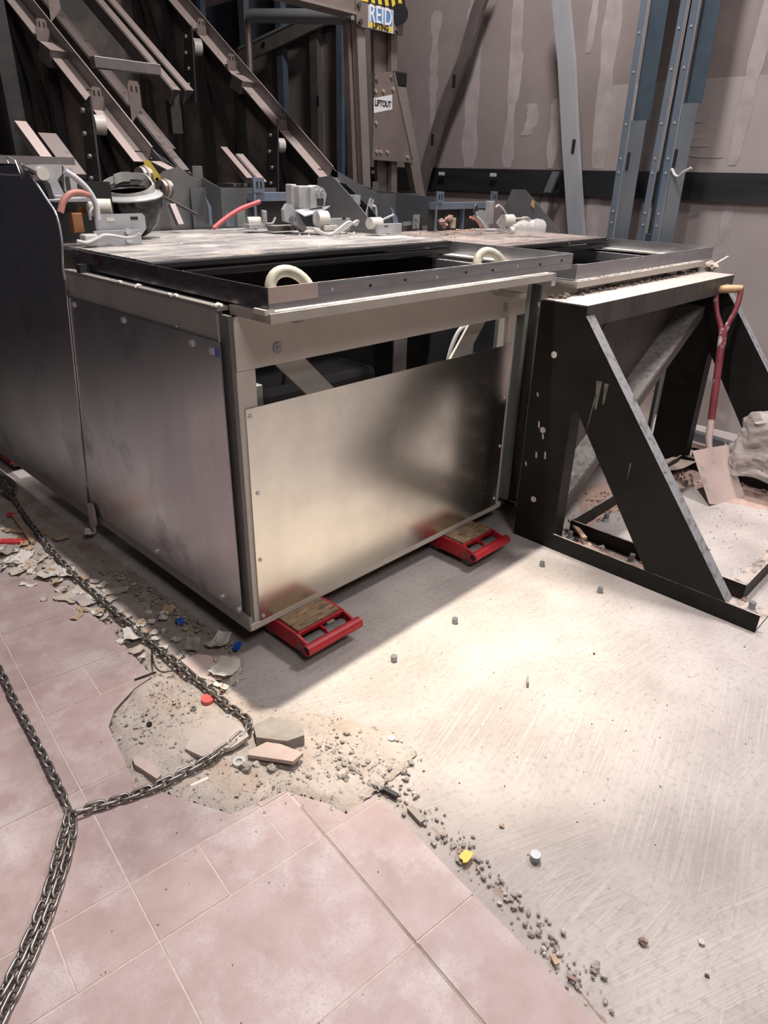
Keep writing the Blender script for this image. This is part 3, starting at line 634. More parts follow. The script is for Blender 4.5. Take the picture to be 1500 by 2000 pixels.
p1('housing_pane', B(at(127, 345, 1, 1.175) + V((0, 0, -.05)), at(135, 345, 1, 1.175) + V((0, .002, 0))), 'interior_shade', hs)
p1('housing_shelf', prism(newbm(), [at(105, 392, 1, 1.05), at(178, 386, 1, 1.05), at(178, 394, 1, 1.05), at(105, 395, 1, 1.05)], (0, .1, 0)), 'cast_grey', hs)
p1('housing_clip', B(at(108, 388, 1, 1.04), at(124, 381, 1, 1.04) + V((0, .02, 0)), .004), 'zinc_bright', hs)
p1('housing_back', B((.02, 1.2, 1.25), (.30, 1.24, 1.46)), 'rubber', hs)
p1('wire_loom', tube(newbm(), spline([at(118, 415, 1, 1.0), at(124, 393, 1, 1.0), at(137, 379, 1, 1.0), at(155, 376, 1, 1.0), at(175, 381, 1, 1.0)], 8), .0115, 10), 'hose_red', smooth=True)
p1('wire_loom', tube(newbm(), spline([at(126, 334, 1, 1.0), at(150, 350, 1, 1.0), at(172, 372, 1, 1.0), at(187, 400, 1, 1.0), at(191, 430, 1, 1.0)], 8), .0105, 10), 'cable_grey', smooth=True)
p1('wire_loom', tube(newbm(), spline([at(150, 471, 1, .985), at(170, 474, 1, .985), at(188, 467, 1, .985), at(203, 460, 1, .985), at(222, 461, 1, .985), at(245, 465, 1, .96), at(264, 463, 1, .94), at(273, 456, 1, .93)], 6), .006, 8), 'cable_white', smooth=True)
p1('wire_loom', tube(newbm(), spline([at(176, 430, 1, 1.03), at(177, 412, 1, 1.03), at(186, 405, 1, 1.03), at(190, 410, 1, 1.03)], 6), .005, 8), 'cable_white', smooth=True)
p1('junction_box', B((.075, .99, 1.25), (.125, 1.04, 1.29), .006), 'cable_white')
p1('junction_box', B((.07, 1.06, 1.29), (.11, 1.1, 1.36), .004), 'copper')
p1('loose_tag', B(at(194, 427, 1, 1.08) + V((0, 0, 0)), at(213, 414, 1, 1.08) + V((0, .002, 0))), 'cast_grey')
p1('loose_tag', prism(newbm(), [at(150, 410, 1, 1.1), at(160, 400, 1, 1.1), at(172, 414, 1, 1.1), at(163, 424, 1, 1.1)], (0, .003, 0)), 'copper')
# ---- handrail drive pieces behind the visor
yp = p1('drive_plate', prism(newbm(), [at(281, 316, 1, 1.62), at(286, 312, 1, 1.62), at(292, 314, 1, 1.62), at(333, 372, 1, 1.62), at(338, 388, 1, 1.62), at(325, 390, 1, 1.62), at(284, 340, 1, 1.62)], (0, .008, 0)), 'yellow_paint')
for px, py in ((272, 343), (313, 368)):
    c = at(px, py, 1, 1.56); p1('pulley', ringcyl(newbm(), c, c + V((.05, .01, 0)), .036, .012), 'brace_grey', yp, smooth=True)
    p1('pulley_rim', ringcyl(newbm(), c + V((.02, .004, 0)), c + V((.03, .006, 0)), .042, .03), 'label_brown', yp, smooth=True)
p1('lever', bar(newbm(), at(318, 385, 1, 1.5), at(385, 420, 1, 1.4), .012, .012), 'truss_dark')
p1('lever', bar(newbm(), at(335, 400, 1, 1.45), at(352, 440, 1, 1.4), .03, .02), 'chord')
p1('blade_sheet', prism(newbm(), [at(400, 382, 1, 1.5), at(413, 405, 1, 1.5), at(415, 440, 1, 1.5), at(409, 440, 1, 1.5), at(407, 405, 1, 1.5)], (0, .003, 0)), 'blue_zinc')
tube_pts = [at(417, 446, 1, 1.3), at(440, 427, 1, 1.3), at(470, 408, 1, 1.3), at(507, 394, 1, 1.3)]
p1('red_conduit', tube(newbm(), spline(tube_pts, 6), .0105, 10), 'hose_crimson', smooth=True)
p1('mount_plate', B(at(465, 443, 1, 1.38), at(478, 409, 1, 1.38) + V((0, .006, 0))), 'green_grey')
p1('mount_plate', B(at(443, 443, 1, 1.42), at(456, 415, 1, 1.42) + V((0, .006, 0))), 'blue_zinc')
# spring and small roller
c = at(517, 440, 1, 1.25)
p1('spring', tube(newbm(), [c + V((math.cos(k * .9) * .011, math.sin(k * .9) * .011, .0 + k * .0011)) for k in range(60)], .003, 5), 'cast_grey', smooth=True)
c = at(508, 433, 1, 1.28); p1('guide_roller', cyl(newbm(), c, c + V((-.06, .02, 0)), .022, 16), 'white_plastic', smooth=True)
p1('spring_base', B(at(487, 447, 1, 1.24), at(537, 437, 1, 1.24) + V((0, .05, 0))), 'cast_grey')
p1('spring_hook', tube(newbm(), spline([at(520, 437, 1, 1.23), at(532, 436, 1, 1.23), at(538, 425, 1, 1.23)], 5), .005, 6), 'cast_grey')
p1('floor_strip', B(at(537, 448, 1, 1.15) + V((0, 0, -.01)), at(582, 440, 1, 1.15) + V((0, .06, 0))), 'brace_grey')
# ---- limit switch stack on the right inlet
sw = p1('switch_stack', B(at(571, 405, 1, 1.12), at(580, 360, 1, 1.12) + V((0, .05, 0)), .006), 'cast_grey')
for k in range(3):
    a = at(580 + k * 9, 408 + k, 1, 1.10 - k * .005); b_ = at(588 + k * 9, 363, 1, 1.10)
    p1('switch_wafer', B((a.x, 1.08, a.z), (b_.x, 1.14, b_.z), .006), 'cast_grey', sw)
hb = p1('switch_head', prism(newbm(), [at(607, 408, 1, 1.06), at(607, 366, 1, 1.06), at(620, 362, 1, 1.06), at(632, 368, 1, 1.06), at(638, 380, 1, 1.06), at(634, 402, 1, 1.06)], (0, .06, 0)), 'cast_grey', sw)
for px in (619, 628):
    c = at(px, 374, 1, 1.055); p1('switch_eye', ringcyl(newbm(), c, c + V((0, -.008, 0)), .0095, .0055, 16), 'zinc_bright', sw)
p1('switch_window', B(at(620, 402, 1, 1.056), at(632, 388, 1, 1.056) + V((0, .002, 0))), 'interior_shade', sw)
p1('switch_foot', prism(newbm(), [at(554, 410, 1, 1.10), at(561, 398, 1, 1.10), at(572, 400, 1, 1.10), at(580, 418, 1, 1.10), at(582, 440, 1, 1.10), at(566, 436, 1, 1.10), at(556, 432, 1, 1.10)], (0, .02, 0)), 'cast_grey', sw)
p1('foot_bolt', cyl(newbm(), at(568, 427, 1, 1.10) + V((0, -.008, 0)), at(568, 427, 1, 1.10), .012, 12), 'bolt_dull', sw)
p1('switch_shelf', prism(newbm(), [at(575, 410, 1, 1.08), at(645, 402, 1, 1.08), at(630, 412, 1, 1.02), at(595, 422, 1, 1.02)], (0, 0, -.004)), 'zinc_plate', sw)
p1('switch_gusset', prism(newbm(), [at(580, 412, 1, 1.08), at(600, 448, 1, 1.08), at(592, 454, 1, 1.08), at(578, 440, 1, 1.08)], (0, .03, 0)), 'zinc_plate', sw)
c = at(624, 428, 1, 1.0)
rl = p1('inlet_roller', cyl(newbm(), c + V((-.02, 0, 0)), c + V((.035, -.01, 0)), .036, 24), 'white_plastic', smooth=True)
p1('roller_bolt', cyl(newbm(), c + V((-.03, 0, 0)), c + V((-.02, 0, 0)), .011, 6), 'bolt_zinc', rl)
p1('roller_plate', prism(newbm(), [at(612, 420, 1, .985), at(620, 411, 1, .985), at(630, 425, 1, .985), at(634, 446, 1, .985), at(622, 444, 1, .985), at(612, 434, 1, .985)], (0, .003, 0)), 'cast_grey', rl)
rb = p1('inlet_bracket', B(at(634, 453, 1, .97), at(684, 426, 1, .97) + V((0, .03, 0)), .001), 'zinc_plate')
p1('connector', B(at(635, 451, 1, .955), at(659, 440, 1, .955) + V((0, .012, 0)), .002), 'white_plastic', rb)
p1('bracket_slot', B(at(668, 429, 1, .9695), at(675, 425, 1, .9695) + V((0, -.001, 0))), 'black', rb)
for k, ys in enumerate((0, -4, 4)):
    p1('wire_loom', tube(newbm(), spline([at(614, 448 + ys * .5, 1, .95), at(628, 455 + ys * .4, 1, .93), at(645, 458, 1, .92), at(664, 449 + ys, 1, .92), at(682, 437 + ys, 1, .93), at(695, 436 - ys, 1, .95), at(700, 432, 1, .98)], 5), .0055, 7), 'cable_white', smooth=True)

# ---- second escalator, left inlet (behind the near cheek sheet)
rb = p2('inlet_bracket', B(at(739, 457, 1, .80) - O2, at(785, 436, 1, .80) - O2 + V((0, .02, 0)), .001), 'zinc_plate')
p2('bracket_slot', B(at(750, 443, 1, .7995) - O2, at(758, 441, 1, .7995) - O2 + V((0, -.001, 0))), 'black', rb)
c = at(730, 436, 1, .84) - O2
p2('inlet_roller', cyl(newbm(), c + V((-.03, 0, 0)), c + V((.04, 0, 0)), .026, 20), 'white_plastic', smooth=True)
p2('inlet_fork', prism(newbm(), [at(714, 420, 1, 1.0) - O2, at(723, 387, 1, 1.0) - O2, at(726, 387, 1, 1.0) - O2, at(724, 396, 1, 1.0) - O2, at(727, 397, 1, 1.0) - O2, at(729, 389, 1, 1.0) - O2, at(731, 390, 1, 1.0) - O2, at(722, 425, 1, 1.0) - O2], (0, .006, 0)), 'zinc_plate')
p2('inlet_wire', tube(newbm(), spline([at(727, 402, 1, .98) - O2, at(733, 405, 1, .98) - O2, at(735, 424, 1, .98) - O2], 5), .006, 8), 'cable_white', smooth=True)
p2('inlet_fin', prism(newbm(), [at(765, 405, 1, .95) - O2, at(775, 423, 1, .95) - O2, at(778, 434, 1, .95) - O2, at(768, 436, 1, .95) - O2, at(764, 410, 1, .95) - O2], (0, .01, 0)), 'blue_zinc')
p2('inlet_rod', cyl(newbm(), at(742, 432, 1, .93) - O2, at(768, 420, 1, .93) - O2, .006, 8), 'cast_grey')
p2('inlet_box', B(at(692, 400, 1, 1.05) - O2, at(704, 381, 1, 1.05) - O2 + V((0, .05, 0))), 'zinc_plate')
p2('mount_plate', B(at(807, 447, 1, 1.12) - O2, at(820, 419, 1, 1.12) - O2 + V((0, .006, 0))), 'green_grey')
p2('mount_plate', B(at(788, 441, 1, 1.14) - O2, at(808, 433, 1, 1.14) - O2 + V((0, .01, 0))), 'green_grey')
for py in (427, 439):
    c = at(813, py, 1, 1.118) - O2; p2('plate_bolt', cyl(newbm(), c, c + V((0, -.008, 0)), .009, 10), 'bolt_dull')
# ---- second escalator, right inlet
c = at(992, 431, 1, 1.0) - O2
rl = p2('inlet_roller', cyl(newbm(), c + V((-.04, .01, 0)), c + V((.03, -.01, 0)), .036, 24), 'white_plastic', smooth=True)
p2('roller_plate', prism(newbm(), [at(970, 436, 1, .98) - O2, at(976, 426, 1, .98) - O2, at(984, 427, 1, .98) - O2, at(992, 442, 1, .98) - O2, at(978, 447, 1, .98) - O2], (0, .004, 0)), 'cast_grey', rl)
p2('switch_tower', B(at(955, 438, 1, 1.12) - O2, at(967, 393, 1, 1.12) - O2 + V((0, .04, 0)), .004), 'cast_grey')
p2('switch_flap', prism(newbm(), [at(930, 420, 1, 1.06) - O2, at(934, 410, 1, 1.06) - O2, at(946, 410, 1, 1.06) - O2, at(952, 425, 1, 1.06) - O2, at(955, 445, 1, 1.06) - O2, at(945, 445, 1, 1.06) - O2], (0, .01, 0)), 'zinc_plate')
for pts, r, m_ in (([(918, 424), (932, 432), (940, 447)], .007, 'hose_red'), ([(926, 421), (938, 430), (950, 447)], .007, 'cable_white'), ([(928, 424), (926, 410), (930, 400), (932, 412)], .008, 'cable_dark'),
                   ([(968, 405), (974, 401), (982, 408), (988, 418)], .006, 'cable_white'), ([(998, 426), (1015, 427), (1030, 425), (1037, 435)], .006, 'cable_white'),
                   ([(928, 449), (960, 449), (985, 450), (1005, 440), (1022, 436), (1036, 437)], .007, 'cable_white'), ([(995, 447), (1008, 441), (1026, 432), (1036, 430)], .006, 'cable_white'),
                   ([(1026, 440), (1026, 432), (1032, 431), (1034, 439)], .004, 'cable_white')):
    p2('wire_loom', tube(newbm(), spline([at(px, py, 1, 1.0) - O2 for px, py in pts], 6), r, 8), m_, smooth=True)
p2('wire_cap', B(at(1024, 429, 1, .99) - O2, at(1032, 423, 1, .99) - O2 + V((0, .02, 0)), .003), 'white_plastic')
p2('padlock_tag', B(at(997, 407, 1, 1.02) - O2, at(1005, 396, 1, 1.02) - O2 + V((0, .004, 0)), .002), 'bit_yellow') if False else p2('paper_tag', prism(newbm(), [(3.045 - O2.x, 1.06, 1.40), (3.045 - O2.x, 1.03, 1.375), (3.045 - O2.x, 1.03, 1.41), (3.045 - O2.x, 1.05, 1.43)], (-.003, 0, 0)), 'shovel_wood')
for px, py, s, k in ((863, 433, .06, 1), (874, 428, .05, 2), (880, 425, .05, 3), (868, 440, .06, 4)):
    p2('rust_lump', rock(newbm(), at(px, py, 1, 1.1) - O2, s, k, 2), 'stone_red')
c = at(884, 440, 1, 1.1) - O2; p2('rust_spool', cyl(newbm(), c + V((0, 0, -.015)), c + V((0, 0, .04)), .018, 14), 'label_brown')
# film lip of rubbish along the gap between lip and support beam is built with the debris below

# ================================================================== MACHINERY SKATES
def skate(x, y, label):
    s = thing('machinery_skate', (x + .11, y, 0), label, 'skate', 'red skates under the near escalator')
    def part(n, bm, m, par=s, **k): return obj(n, bm, m, par, off=V((x, y, 0)), **k)
    prof = [(-.142, .052), (-.13, .078), (-.10, .086), (-.07, .092), (.26, .092), (.29, .07), (.29, .04), (.25, .030), (-.06, .030), (-.11, .040)]
    for xs in (0, .212):
        sd = part('side_plate', prism(newbm(), [(xs, a, b_) for a, b_ in prof], (.009, 0, 0)), 'skate_red')
        for yy in (-.085, .10, .23):
            part('axle_bolt', cyl(newbm(), (xs - .004 if xs == 0 else xs + .009, yy, .05), (xs if xs == 0 else xs + .013, yy, .05), .011, 12), 'nylon', sd)
    part('deck_plate', B((.004, -.072, .078), (.216, .26, .088)), 'skate_red')
    part('wood_pad', B((.014, -.062, .087), (.206, .25, .0985), .002), 'wood_deck')
    part('pad_stop', B((.006, -.073, .084), (.215, -.064, .092)), 'skate_red')
    part('divider', B((.104, -.10, .03), (.112, .0, .078)), 'skate_red')
    for xs in (.012, .115):
        for yy in (-.085, .10, .23): part('roller', cyl(newbm(), (xs, yy, .034), (xs + .09, yy, .034), .033, 20), 'nylon', smooth=True)
    tb = part('tow_bar', ringcyl(newbm(), (-.012, -.135, .064), (.235, -.135, .064), .0205, .015, 18), 'skate_red', smooth=True)
    part('bar_bore', cyl(newbm(), (-.008, -.135, .064), (.230, -.135, .064), .0152, 14), 'tyre_dark', tb)
    return s
skate(.104, -.045, 'red machinery skate under the near left corner of the escalator')
skate(1.013, -.045, 'red machinery skate beside the foot of the black support frame')
sk3 = skate(.01, 2.35, 'red machinery skate at the far left end beneath the escalator side')

# ================================================================== BLACK SUPPORT FRAME
sf = thing('support_frame', (2.15, -.6, 0), 'black steel support frame with slanted legs and dusty top beam', 'frame')
def fp(n, bm, m='black_paint', par=sf, **k): return obj(n, bm, m, par, **k)
for i, x in enumerate((1.42, 2.83)):
    CP = [(0, 0), (.205, 0), (.205, .012), (.197, .08), (.197, .08), (.190, .012), (.012, .012), (.012, .08), (0, .08)]
    po = fp('post', prism(newbm(), [(x, -.312, .0), (x, -.105, .0), (x + .08, -.105, 0), (x + .08, -.117, 0), (x + .012, -.117, 0), (x + .012, -.300, 0), (x + .08, -.300, 0), (x + .08, -.312, 0)], (0, 0, 1.068)))
    fp('slant_leg', prism(newbm(), [(x, -.312, 1.035), (x, -1.072, .07), (x, -.748, .07), (x, -.312, .69)], (.062, 0, 0)), 'black_slope')
    fp('foot_flange', B((x - .001, -1.192, 0), (x + .007, -.30, .076)))
    fp('foot_flange', B((x + .185, -1.08, .0), (x + .193, -.29, .076)))
    fp('foot_web', B((x, -1.19, 0), (x + .19, -.29, .007)), 'brick_dust' if False else 'black_paint')
    for (px, py) in (((1082, 693), (1060, 840), (1042, 975)) if i == 0 else ()):
        c = at(px, py, 0, x); fp('lit_hole_disc', cyl(newbm(), c + V((-.0015, 0, 0)), c + V((.002, 0, 0)), .0135, 18), 'pale_dot', po)  # pale disc colours in the lit panel seen through the hole
    if i == 0:
        for (px, py, ln) in ((1052, 836, .03), (1060, 858, .025), (1047, 895, .03), (1064, 897, .035), (1050, 775, .018), (1052, 600, .02), (1027, 910, .02)):
            c = at(px, py, 0, x); fp('paint_scuff', prism(newbm(), [c + V((-.001, -.004, 0)), c + V((-.001, .004, .004)), c + V((-.001, .006, ln)), c + V((-.001, -.002, ln * .9))], (.001, 0, 0)), 'pale_dot', po)
for (a_, b_, w_) in (((1146, 838), (1164, 772), .004), ((1163, 800), (1172, 745), .016), ((1178, 790), (1186, 750), .012), ((1225, 935), (1232, 905), .004)):
    q0, q1 = at(*a_, 0, 1.419), at(*b_, 0, 1.419)
    fp('paint_scuff', prism(newbm(), [q0 + V((0, -w_ * .2, 0)), q0 + V((0, w_ * .3, 0)), q1 + V((0, w_, 0)), q1 + V((0, -w_ * .5, 0))], (.001, 0, 0)), 'label_grey')
beam = fp('top_beam', prism(newbm(), [(1.421, -.314, .985), (1.421, -.314, 1.072), (1.421, -.115, 1.072), (1.421, -.115, 1.06), (1.421, -.302, 1.06), (1.421, -.302, .985)], (1.53, 0, 0)), 'beam_paint')
fp('cross_flange', B((1.61, -1.08, 0), (2.84, -1.072, .076)))
fp('cross_flange', B((1.43, -1.192, 0), (1.43 + .0, -1.19, .0)) if False else B((1.61, -.298, 0), (2.84, -.29, .076)))
fp('cross_web', B((1.61, -1.075, 0), (2.83, -1.0, .007)))
BL0, BL1 = V((1.50, 0, .02)), V((2.83, 0, .858)); bdir = BL1 - BL0
fp('cross_brace', prism(newbm(), [(1.50, -.118, .06), (2.83, -.118, .90), (2.83, -.118, .98), (2.10, -.118, .98), (1.50, -.118, .56)], (0, .010, 0)), 'brace_grey')
fp('brace_flange', prism(newbm(), [(1.50, -.24, .075), (2.83, -.24, .913), (2.83, -.118, .913), (1.50, -.118, .075)], (0, 0, -.008)), 'brace_grey')
fp('brace_edge', prism(newbm(), [(1.50, -.242, .012), (2.83, -.242, .85), (2.83, -.242, .913), (1.50, -.242, .075)], (0, .008, 0)), 'brace_grey')
# zinc washers and nuts in the feet
def anchor(px, py, z, h, r, label, m='bolt_zinc', nut=True, grp='anchor bolts in the concrete'):
    p = fl(px, py, z)
    t = thing('anchor_bolt', (p.x, p.y, z), label, 'bolt', grp)
    def q(n, bm, mm): obj(n, bm, mm, t)
    if nut:
        q('washer', cyl(newbm(), (p.x, p.y, z), (p.x, p.y, z + .003), r * 1.9, 20), m)
        q('nut', cyl(newbm(), (p.x, p.y, z + .003), (p.x, p.y, z + .003 + r * 1.1), r * 1.5, 6), m)
    q('stud', cyl(newbm(), (p.x, p.y, z), (p.x, p.y, z + h), r, 14), 'bolt_dull' if nut else m)
anchor(1112, 1055, .007, .045, .012, 'zinc anchor bolt nearest the post inside the black foot channel')
anchor(1232, 1100, .007, .045, .012, 'zinc anchor bolt below the slanted leg inside the black foot channel')
anchor(1465, 1195, .007, .045, .013, 'zinc anchor bolt and nut at the open front end of the black foot channel')
anchor(1183, 1018, .0, .04, .012, 'zinc anchor bolt on the floor behind the near foot channel of the black frame')
for (px, py, lab) in ((1058, 1106, 'cut bolt stub in the concrete near the black frame post'), (1171, 1157, 'cut bolt stub standing in front of the black foot channel'),
                      (888, 1217, 'cut bolt stub in the lit concrete just beyond the shadow edge'), (769, 1291, 'cut bolt stub in the bright concrete between the red skates'),
                      (764, 1452, 'cut bolt stub among the grey pebbles'), (1044, 1680, 'shiny sawn bolt stub alone on the wide concrete')):
    anchor(px, py, 0, .022, .011 if py < 1500 else .013, lab, 'bolt_dull', False)

# ================================================================== SHOVEL
sv = thing('shovel', (2.53, -.67, 0), 'dusty square shovel with maroon shaft and wooden grip leaning on black beam', 'shovel')
S0 = V((2.53, -.668, .006)); S1 = V((2.80, -.352, 1.02)); ax = (S1 - S0).normalized(); wd = V((.89, -.455, 0)); wd = (wd - ax * wd.dot(ax)).normalized(); nr = wd.cross(ax).normalized()
if nr.y > 0: nr = -nr
def SP(a, u, n=0): return S0 + ax * a + wd * u + nr * n
BB0, BB1 = V((2.418, -.621, .004)), V((2.657, -.715, .004)); BT0, BT1 = V((2.480, -.455, .235)), V((2.712, -.545, .235))
bn = (BB1 - BB0).cross(BT0 - BB0).normalized()
if bn.z < 0: bn = -bn
bm = newbm(); rowsv = []
for i in range(9):
    t = i / 8; row = []
    for k in range(9):
        u = k / 8; q = BB0.lerp(BB1, u).lerp(BT0.lerp(BT1, u), t); e = abs(2 * u - 1)
        row.append(bm.verts.new(q + bn * (.014 * e ** 3 + .02 * t ** 3 * (1 - e)) + (BB0 - BT0).normalized() * (.010 * (1 - e * e) if i == 0 else 0)))
    rowsv.append(row)
for i in range(8):
    for k in range(8): bm.faces.new((rowsv[i][k], rowsv[i][k + 1], rowsv[i + 1][k + 1], rowsv[i + 1][k]))
bmesh.ops.recalc_face_normals(bm, faces=bm.faces); bmesh.ops.solidify(bm, geom=bm.faces[:], thickness=.003)
obj('blade', bm, 'shovel_blade', sv, smooth=True)
S0 = BT0.lerp(BT1, .5) - (S1 - BT0.lerp(BT1, .5)).normalized() * .27
ax = (S1 - S0).normalized(); wd = V((.25, -.968, 0)); wd = (wd - ax * wd.dot(ax)).normalized(); nr = wd.cross(ax).normalized()
if nr.x > 0: nr = -nr
LS = (S1 - S0).length
def SP(a, u, n=0): return S0 + ax * (a * LS / 1.085) + wd * u + nr * n
obj('socket', tube(newbm(), [BB0.lerp(BB1, .5).lerp(BT0.lerp(BT1, .5), .72) + bn * .008, BT0.lerp(BT1, .5) + bn * .012, SP(.33, 0, .005), SP(.42, 0, .0)], [.006, .016, .018, .0185], 14), 'shovel_blade', sv, smooth=True)
obj('shaft', tube(newbm(), [SP(.40, 0, 0), SP(.6, 0, 0), SP(.80, 0, 0), SP(.86, 0, 0)], [.0185, .019, .0195, .022], 14), 'shovel_red', sv, smooth=True)
for s in (-1, 1): obj('fork_arm', tube(newbm(), spline([SP(.83, 0, .006), SP(.90, s * .016, .004), SP(.97, s * .043, .002), SP(1.04, s * .055, 0), SP(1.085, s * .055, 0)], 5), .0135, 10), 'shovel_red', sv, smooth=True)
obj('grip', tube(newbm(), [SP(1.082, u, 0) for u in (-.055, -.045, -.02, 0, .02, .045, .064)], [.017, .019, .0205, .021, .0205, .019, .017], 14), 'shovel_wood', sv, smooth=True)

# ================================================================== GANTRY BEHIND
gy = 2.3
def gp(px, py, dy=0): return at(px, py, 1, gy + dy)
ga = thing('lifting_gantry', (3.05, gy, 0), 'brown aluminium lifting gantry with hazard stripes and blue sign plate', 'gantry')
def gpart(n, bm, m='gantry_alu', par=ga, **k): return obj(n, bm, m, par, **k)
def leg(n, a, b_, wd_, dp, m):
    """plank-like leg from a to b in the gantry plane, carried on to the floor"""
    a, b_ = V(a), V(b_); d = (b_ - a) / (a.z - b_.z); f = a + d * a.z; f.z = 0
    return gpart(n, prism(newbm(), [a + V((-wd_ / 2, 0, 0)), a + V((wd_ / 2, 0, 0)), f + V((wd_ / 2, 0, 0)), f + V((-wd_ / 2, 0, 0))], (0, dp, 0)), m)
leg('front_leg', gp(704, 40), gp(716, 345), .075, .05, 'gantry_light'); leg('front_leg', gp(688, 40, .06), gp(698, 345, .06), .085, .05, 'gantry_alu')
leg('rear_leg', gp(780, 150), gp(824, 395), .105, .05, 'gantry_light'); leg('rear_leg', gp(772, 200, .05), gp(812, 370, .05), .06, .03, 'gantry_alu')
leg('mast', gp(770, 60, .03), gp(770, 300, .03), .06, .04, 'gantry_alu'); leg('mast', gp(745, 60, .08), gp(752, 360, .08), .16, .03, 'gantry_alu')
pl_ = gpart('gusset_plate', prism(newbm(), [gp(733, 142, -.01), gp(764, 140, -.01), gp(772, 145, -.01), gp(805, 314, -.01), gp(802, 318, -.01), gp(727, 312, -.01)], (0, .01, 0)))
gpart('plate_edge', bar(newbm(), gp(769, 142, -.012), gp(806, 312, -.012), .012, .012), 'gantry_light', pl_)
for px, py in ((737, 155), (766, 151), (769, 174), (750, 178), (735, 178), (737, 296), (745, 297), (758, 297), (797, 307), (736, 240)):
    c = gp(px, py, -.02); gpart('plate_bolt', cyl(newbm(), c, c + V((0, .01, 0)), .012, 8), 'label_brown' if py > 160 else 'brace_grey', pl_)
gpart('end_cap', B(gp(772, 168, -.005), gp(796, 142, -.005) + V((0, .08, 0)), .01), 'rubber')
hp = gpart('head_plate', prism(newbm(), [gp(694, -10, -.03), gp(790, 12, -.03), gp(787, 70, -.03), gp(706, 53, -.03), gp(697, 45, -.03)], (0, .02, 0)))
for px, py in ((703, 9), (706, 42), (778, 60), (785, 28)):
    c = gp(px, py, -.045); gpart('head_bolt', cyl(newbm(), c, c + V((0, .015, 0)), .016, 6), 'truss_dark', hp)
gpart('trolley_roll', cyl(newbm(), gp(780, 28, -.06), gp(780, 28, .1), .06, 16), 'rubber')
gpart('main_beam', prism(newbm(), [gp(697, 25, -.02), gp(697, -60, -.02), gp(540, -90, -.02), gp(540, -15, -.02)], (0, .1, 0)))
gpart('beam_flange', prism(newbm(), [gp(697, 29, -.04), gp(697, 23, -.04), gp(540, -17, -.04), gp(540, -11, -.04)], (0, .14, 0)), 'gantry_light')
hz = gpart('hazard_plate', prism(newbm(), [gp(707, 2, -.034), gp(707, -40, -.034), gp(790, -20, -.034), gp(790, 18, -.034)], (0, .003, 0)), 'sign_yellow', hp)
for k in range(6):
    x0 = 714 + k * 13.5
    gpart('hazard_stripe', prism(newbm(), [gp(x0 + 6, 2 + (x0 - 700) * .23, -.0355), gp(x0, -36 + (x0 - 707) * .24, -.0355), gp(x0 + 7, -36 + (x0 - 700) * .24, -.0355), gp(x0 + 12, 3 + (x0 - 694) * .23, -.0355)], (0, .001, 0)), 'black', hp)
sg = gpart('sign_plate', prism(newbm(), [gp(719.5, 10, -.034), gp(768.5, 21, -.034), gp(767.5, 66, -.034), gp(719.5, 54, -.034)], (0, .003, 0)), 'sign_white', hp)
gpart('sign_field', prism(newbm(), [gp(721, 12, -.0355), gp(767, 22.5, -.0355), gp(766.5, 52, -.0355), gp(721, 41.5, -.0355)], (0, .001, 0)), 'sign_blue', hp)
gpart('sign_band', prism(newbm(), [gp(721, 43, -.0355), gp(766.5, 53.5, -.0355), gp(766, 63, -.0355), gp(721, 53, -.0355)], (0, .001, 0)), 'sign_yellow', hp)
text('REID', .135, 'sign_white', gp(743.5, 32, -.037), ga, 'lettering', .78)
text('LIFTING', .045, 'black', gp(743.5, 53, -.037), ga, 'lettering', .95)
lb = gpart('sticker', prism(newbm(), [gp(730, 192, -.0115), gp(766, 185, -.0115), gp(766, 214, -.0115), gp(730, 221, -.0115)], (0, .001, 0)), 'sign_white', pl_)
text('LIFTOUT', .052, 'black', gp(748, 203, -.013), ga, 'lettering', .8)

# ================================================================== STEEL STUDS
def stud(pts, w_, dp, m, label, slots=(), lipside=1, grp='loose steel studs by the wall'):
    """C section running through pts (centres of web front face), web faces the camera side"""
    pts = [V(p) for p in pts]; t = thing('metal_stud', (pts[-1].x, pts[-1].y, min(p.z for p in pts)), label, 'stud', grp)
    side = V((0, -1, 0)); dep = V((1, 0, 0)); n = len(pts); bm = newbm()
    pr = [(-w_ / 2, dp), (-w_ / 2, 0), (w_ / 2, 0), (w_ / 2, dp), (w_ / 2 - .003, dp), (w_ / 2 - .003, .003), (-w_ / 2 + .003, .003), (-w_ / 2 + .003, dp)]
    rings = [[bm.verts.new(p + side * a + dep * c) for a, c in pr] for p in pts]; k_ = len(pr)
    for i in range(n - 1):
        for k in range(k_): bm.faces.new((rings[i][k], rings[i][(k + 1) % k_], rings[i + 1][(k + 1) % k_], rings[i + 1][k]))
    bm.faces.new(rings[0]); bm.faces.new(rings[-1][::-1]); bmesh.ops.recalc_face_normals(bm, faces=bm.faces)
    obj('web', bm, m, t)
    for (p, hw, hh) in slots:
        p = V(p); obj('slot', B((p.x - .004, p.y - hw, p.z - hh), (p.x - .0002, p.y + hw, p.z + hh)), 'black', t)
    return t
def wx(px, py, x=3.5): return at(px, py, 0, x)

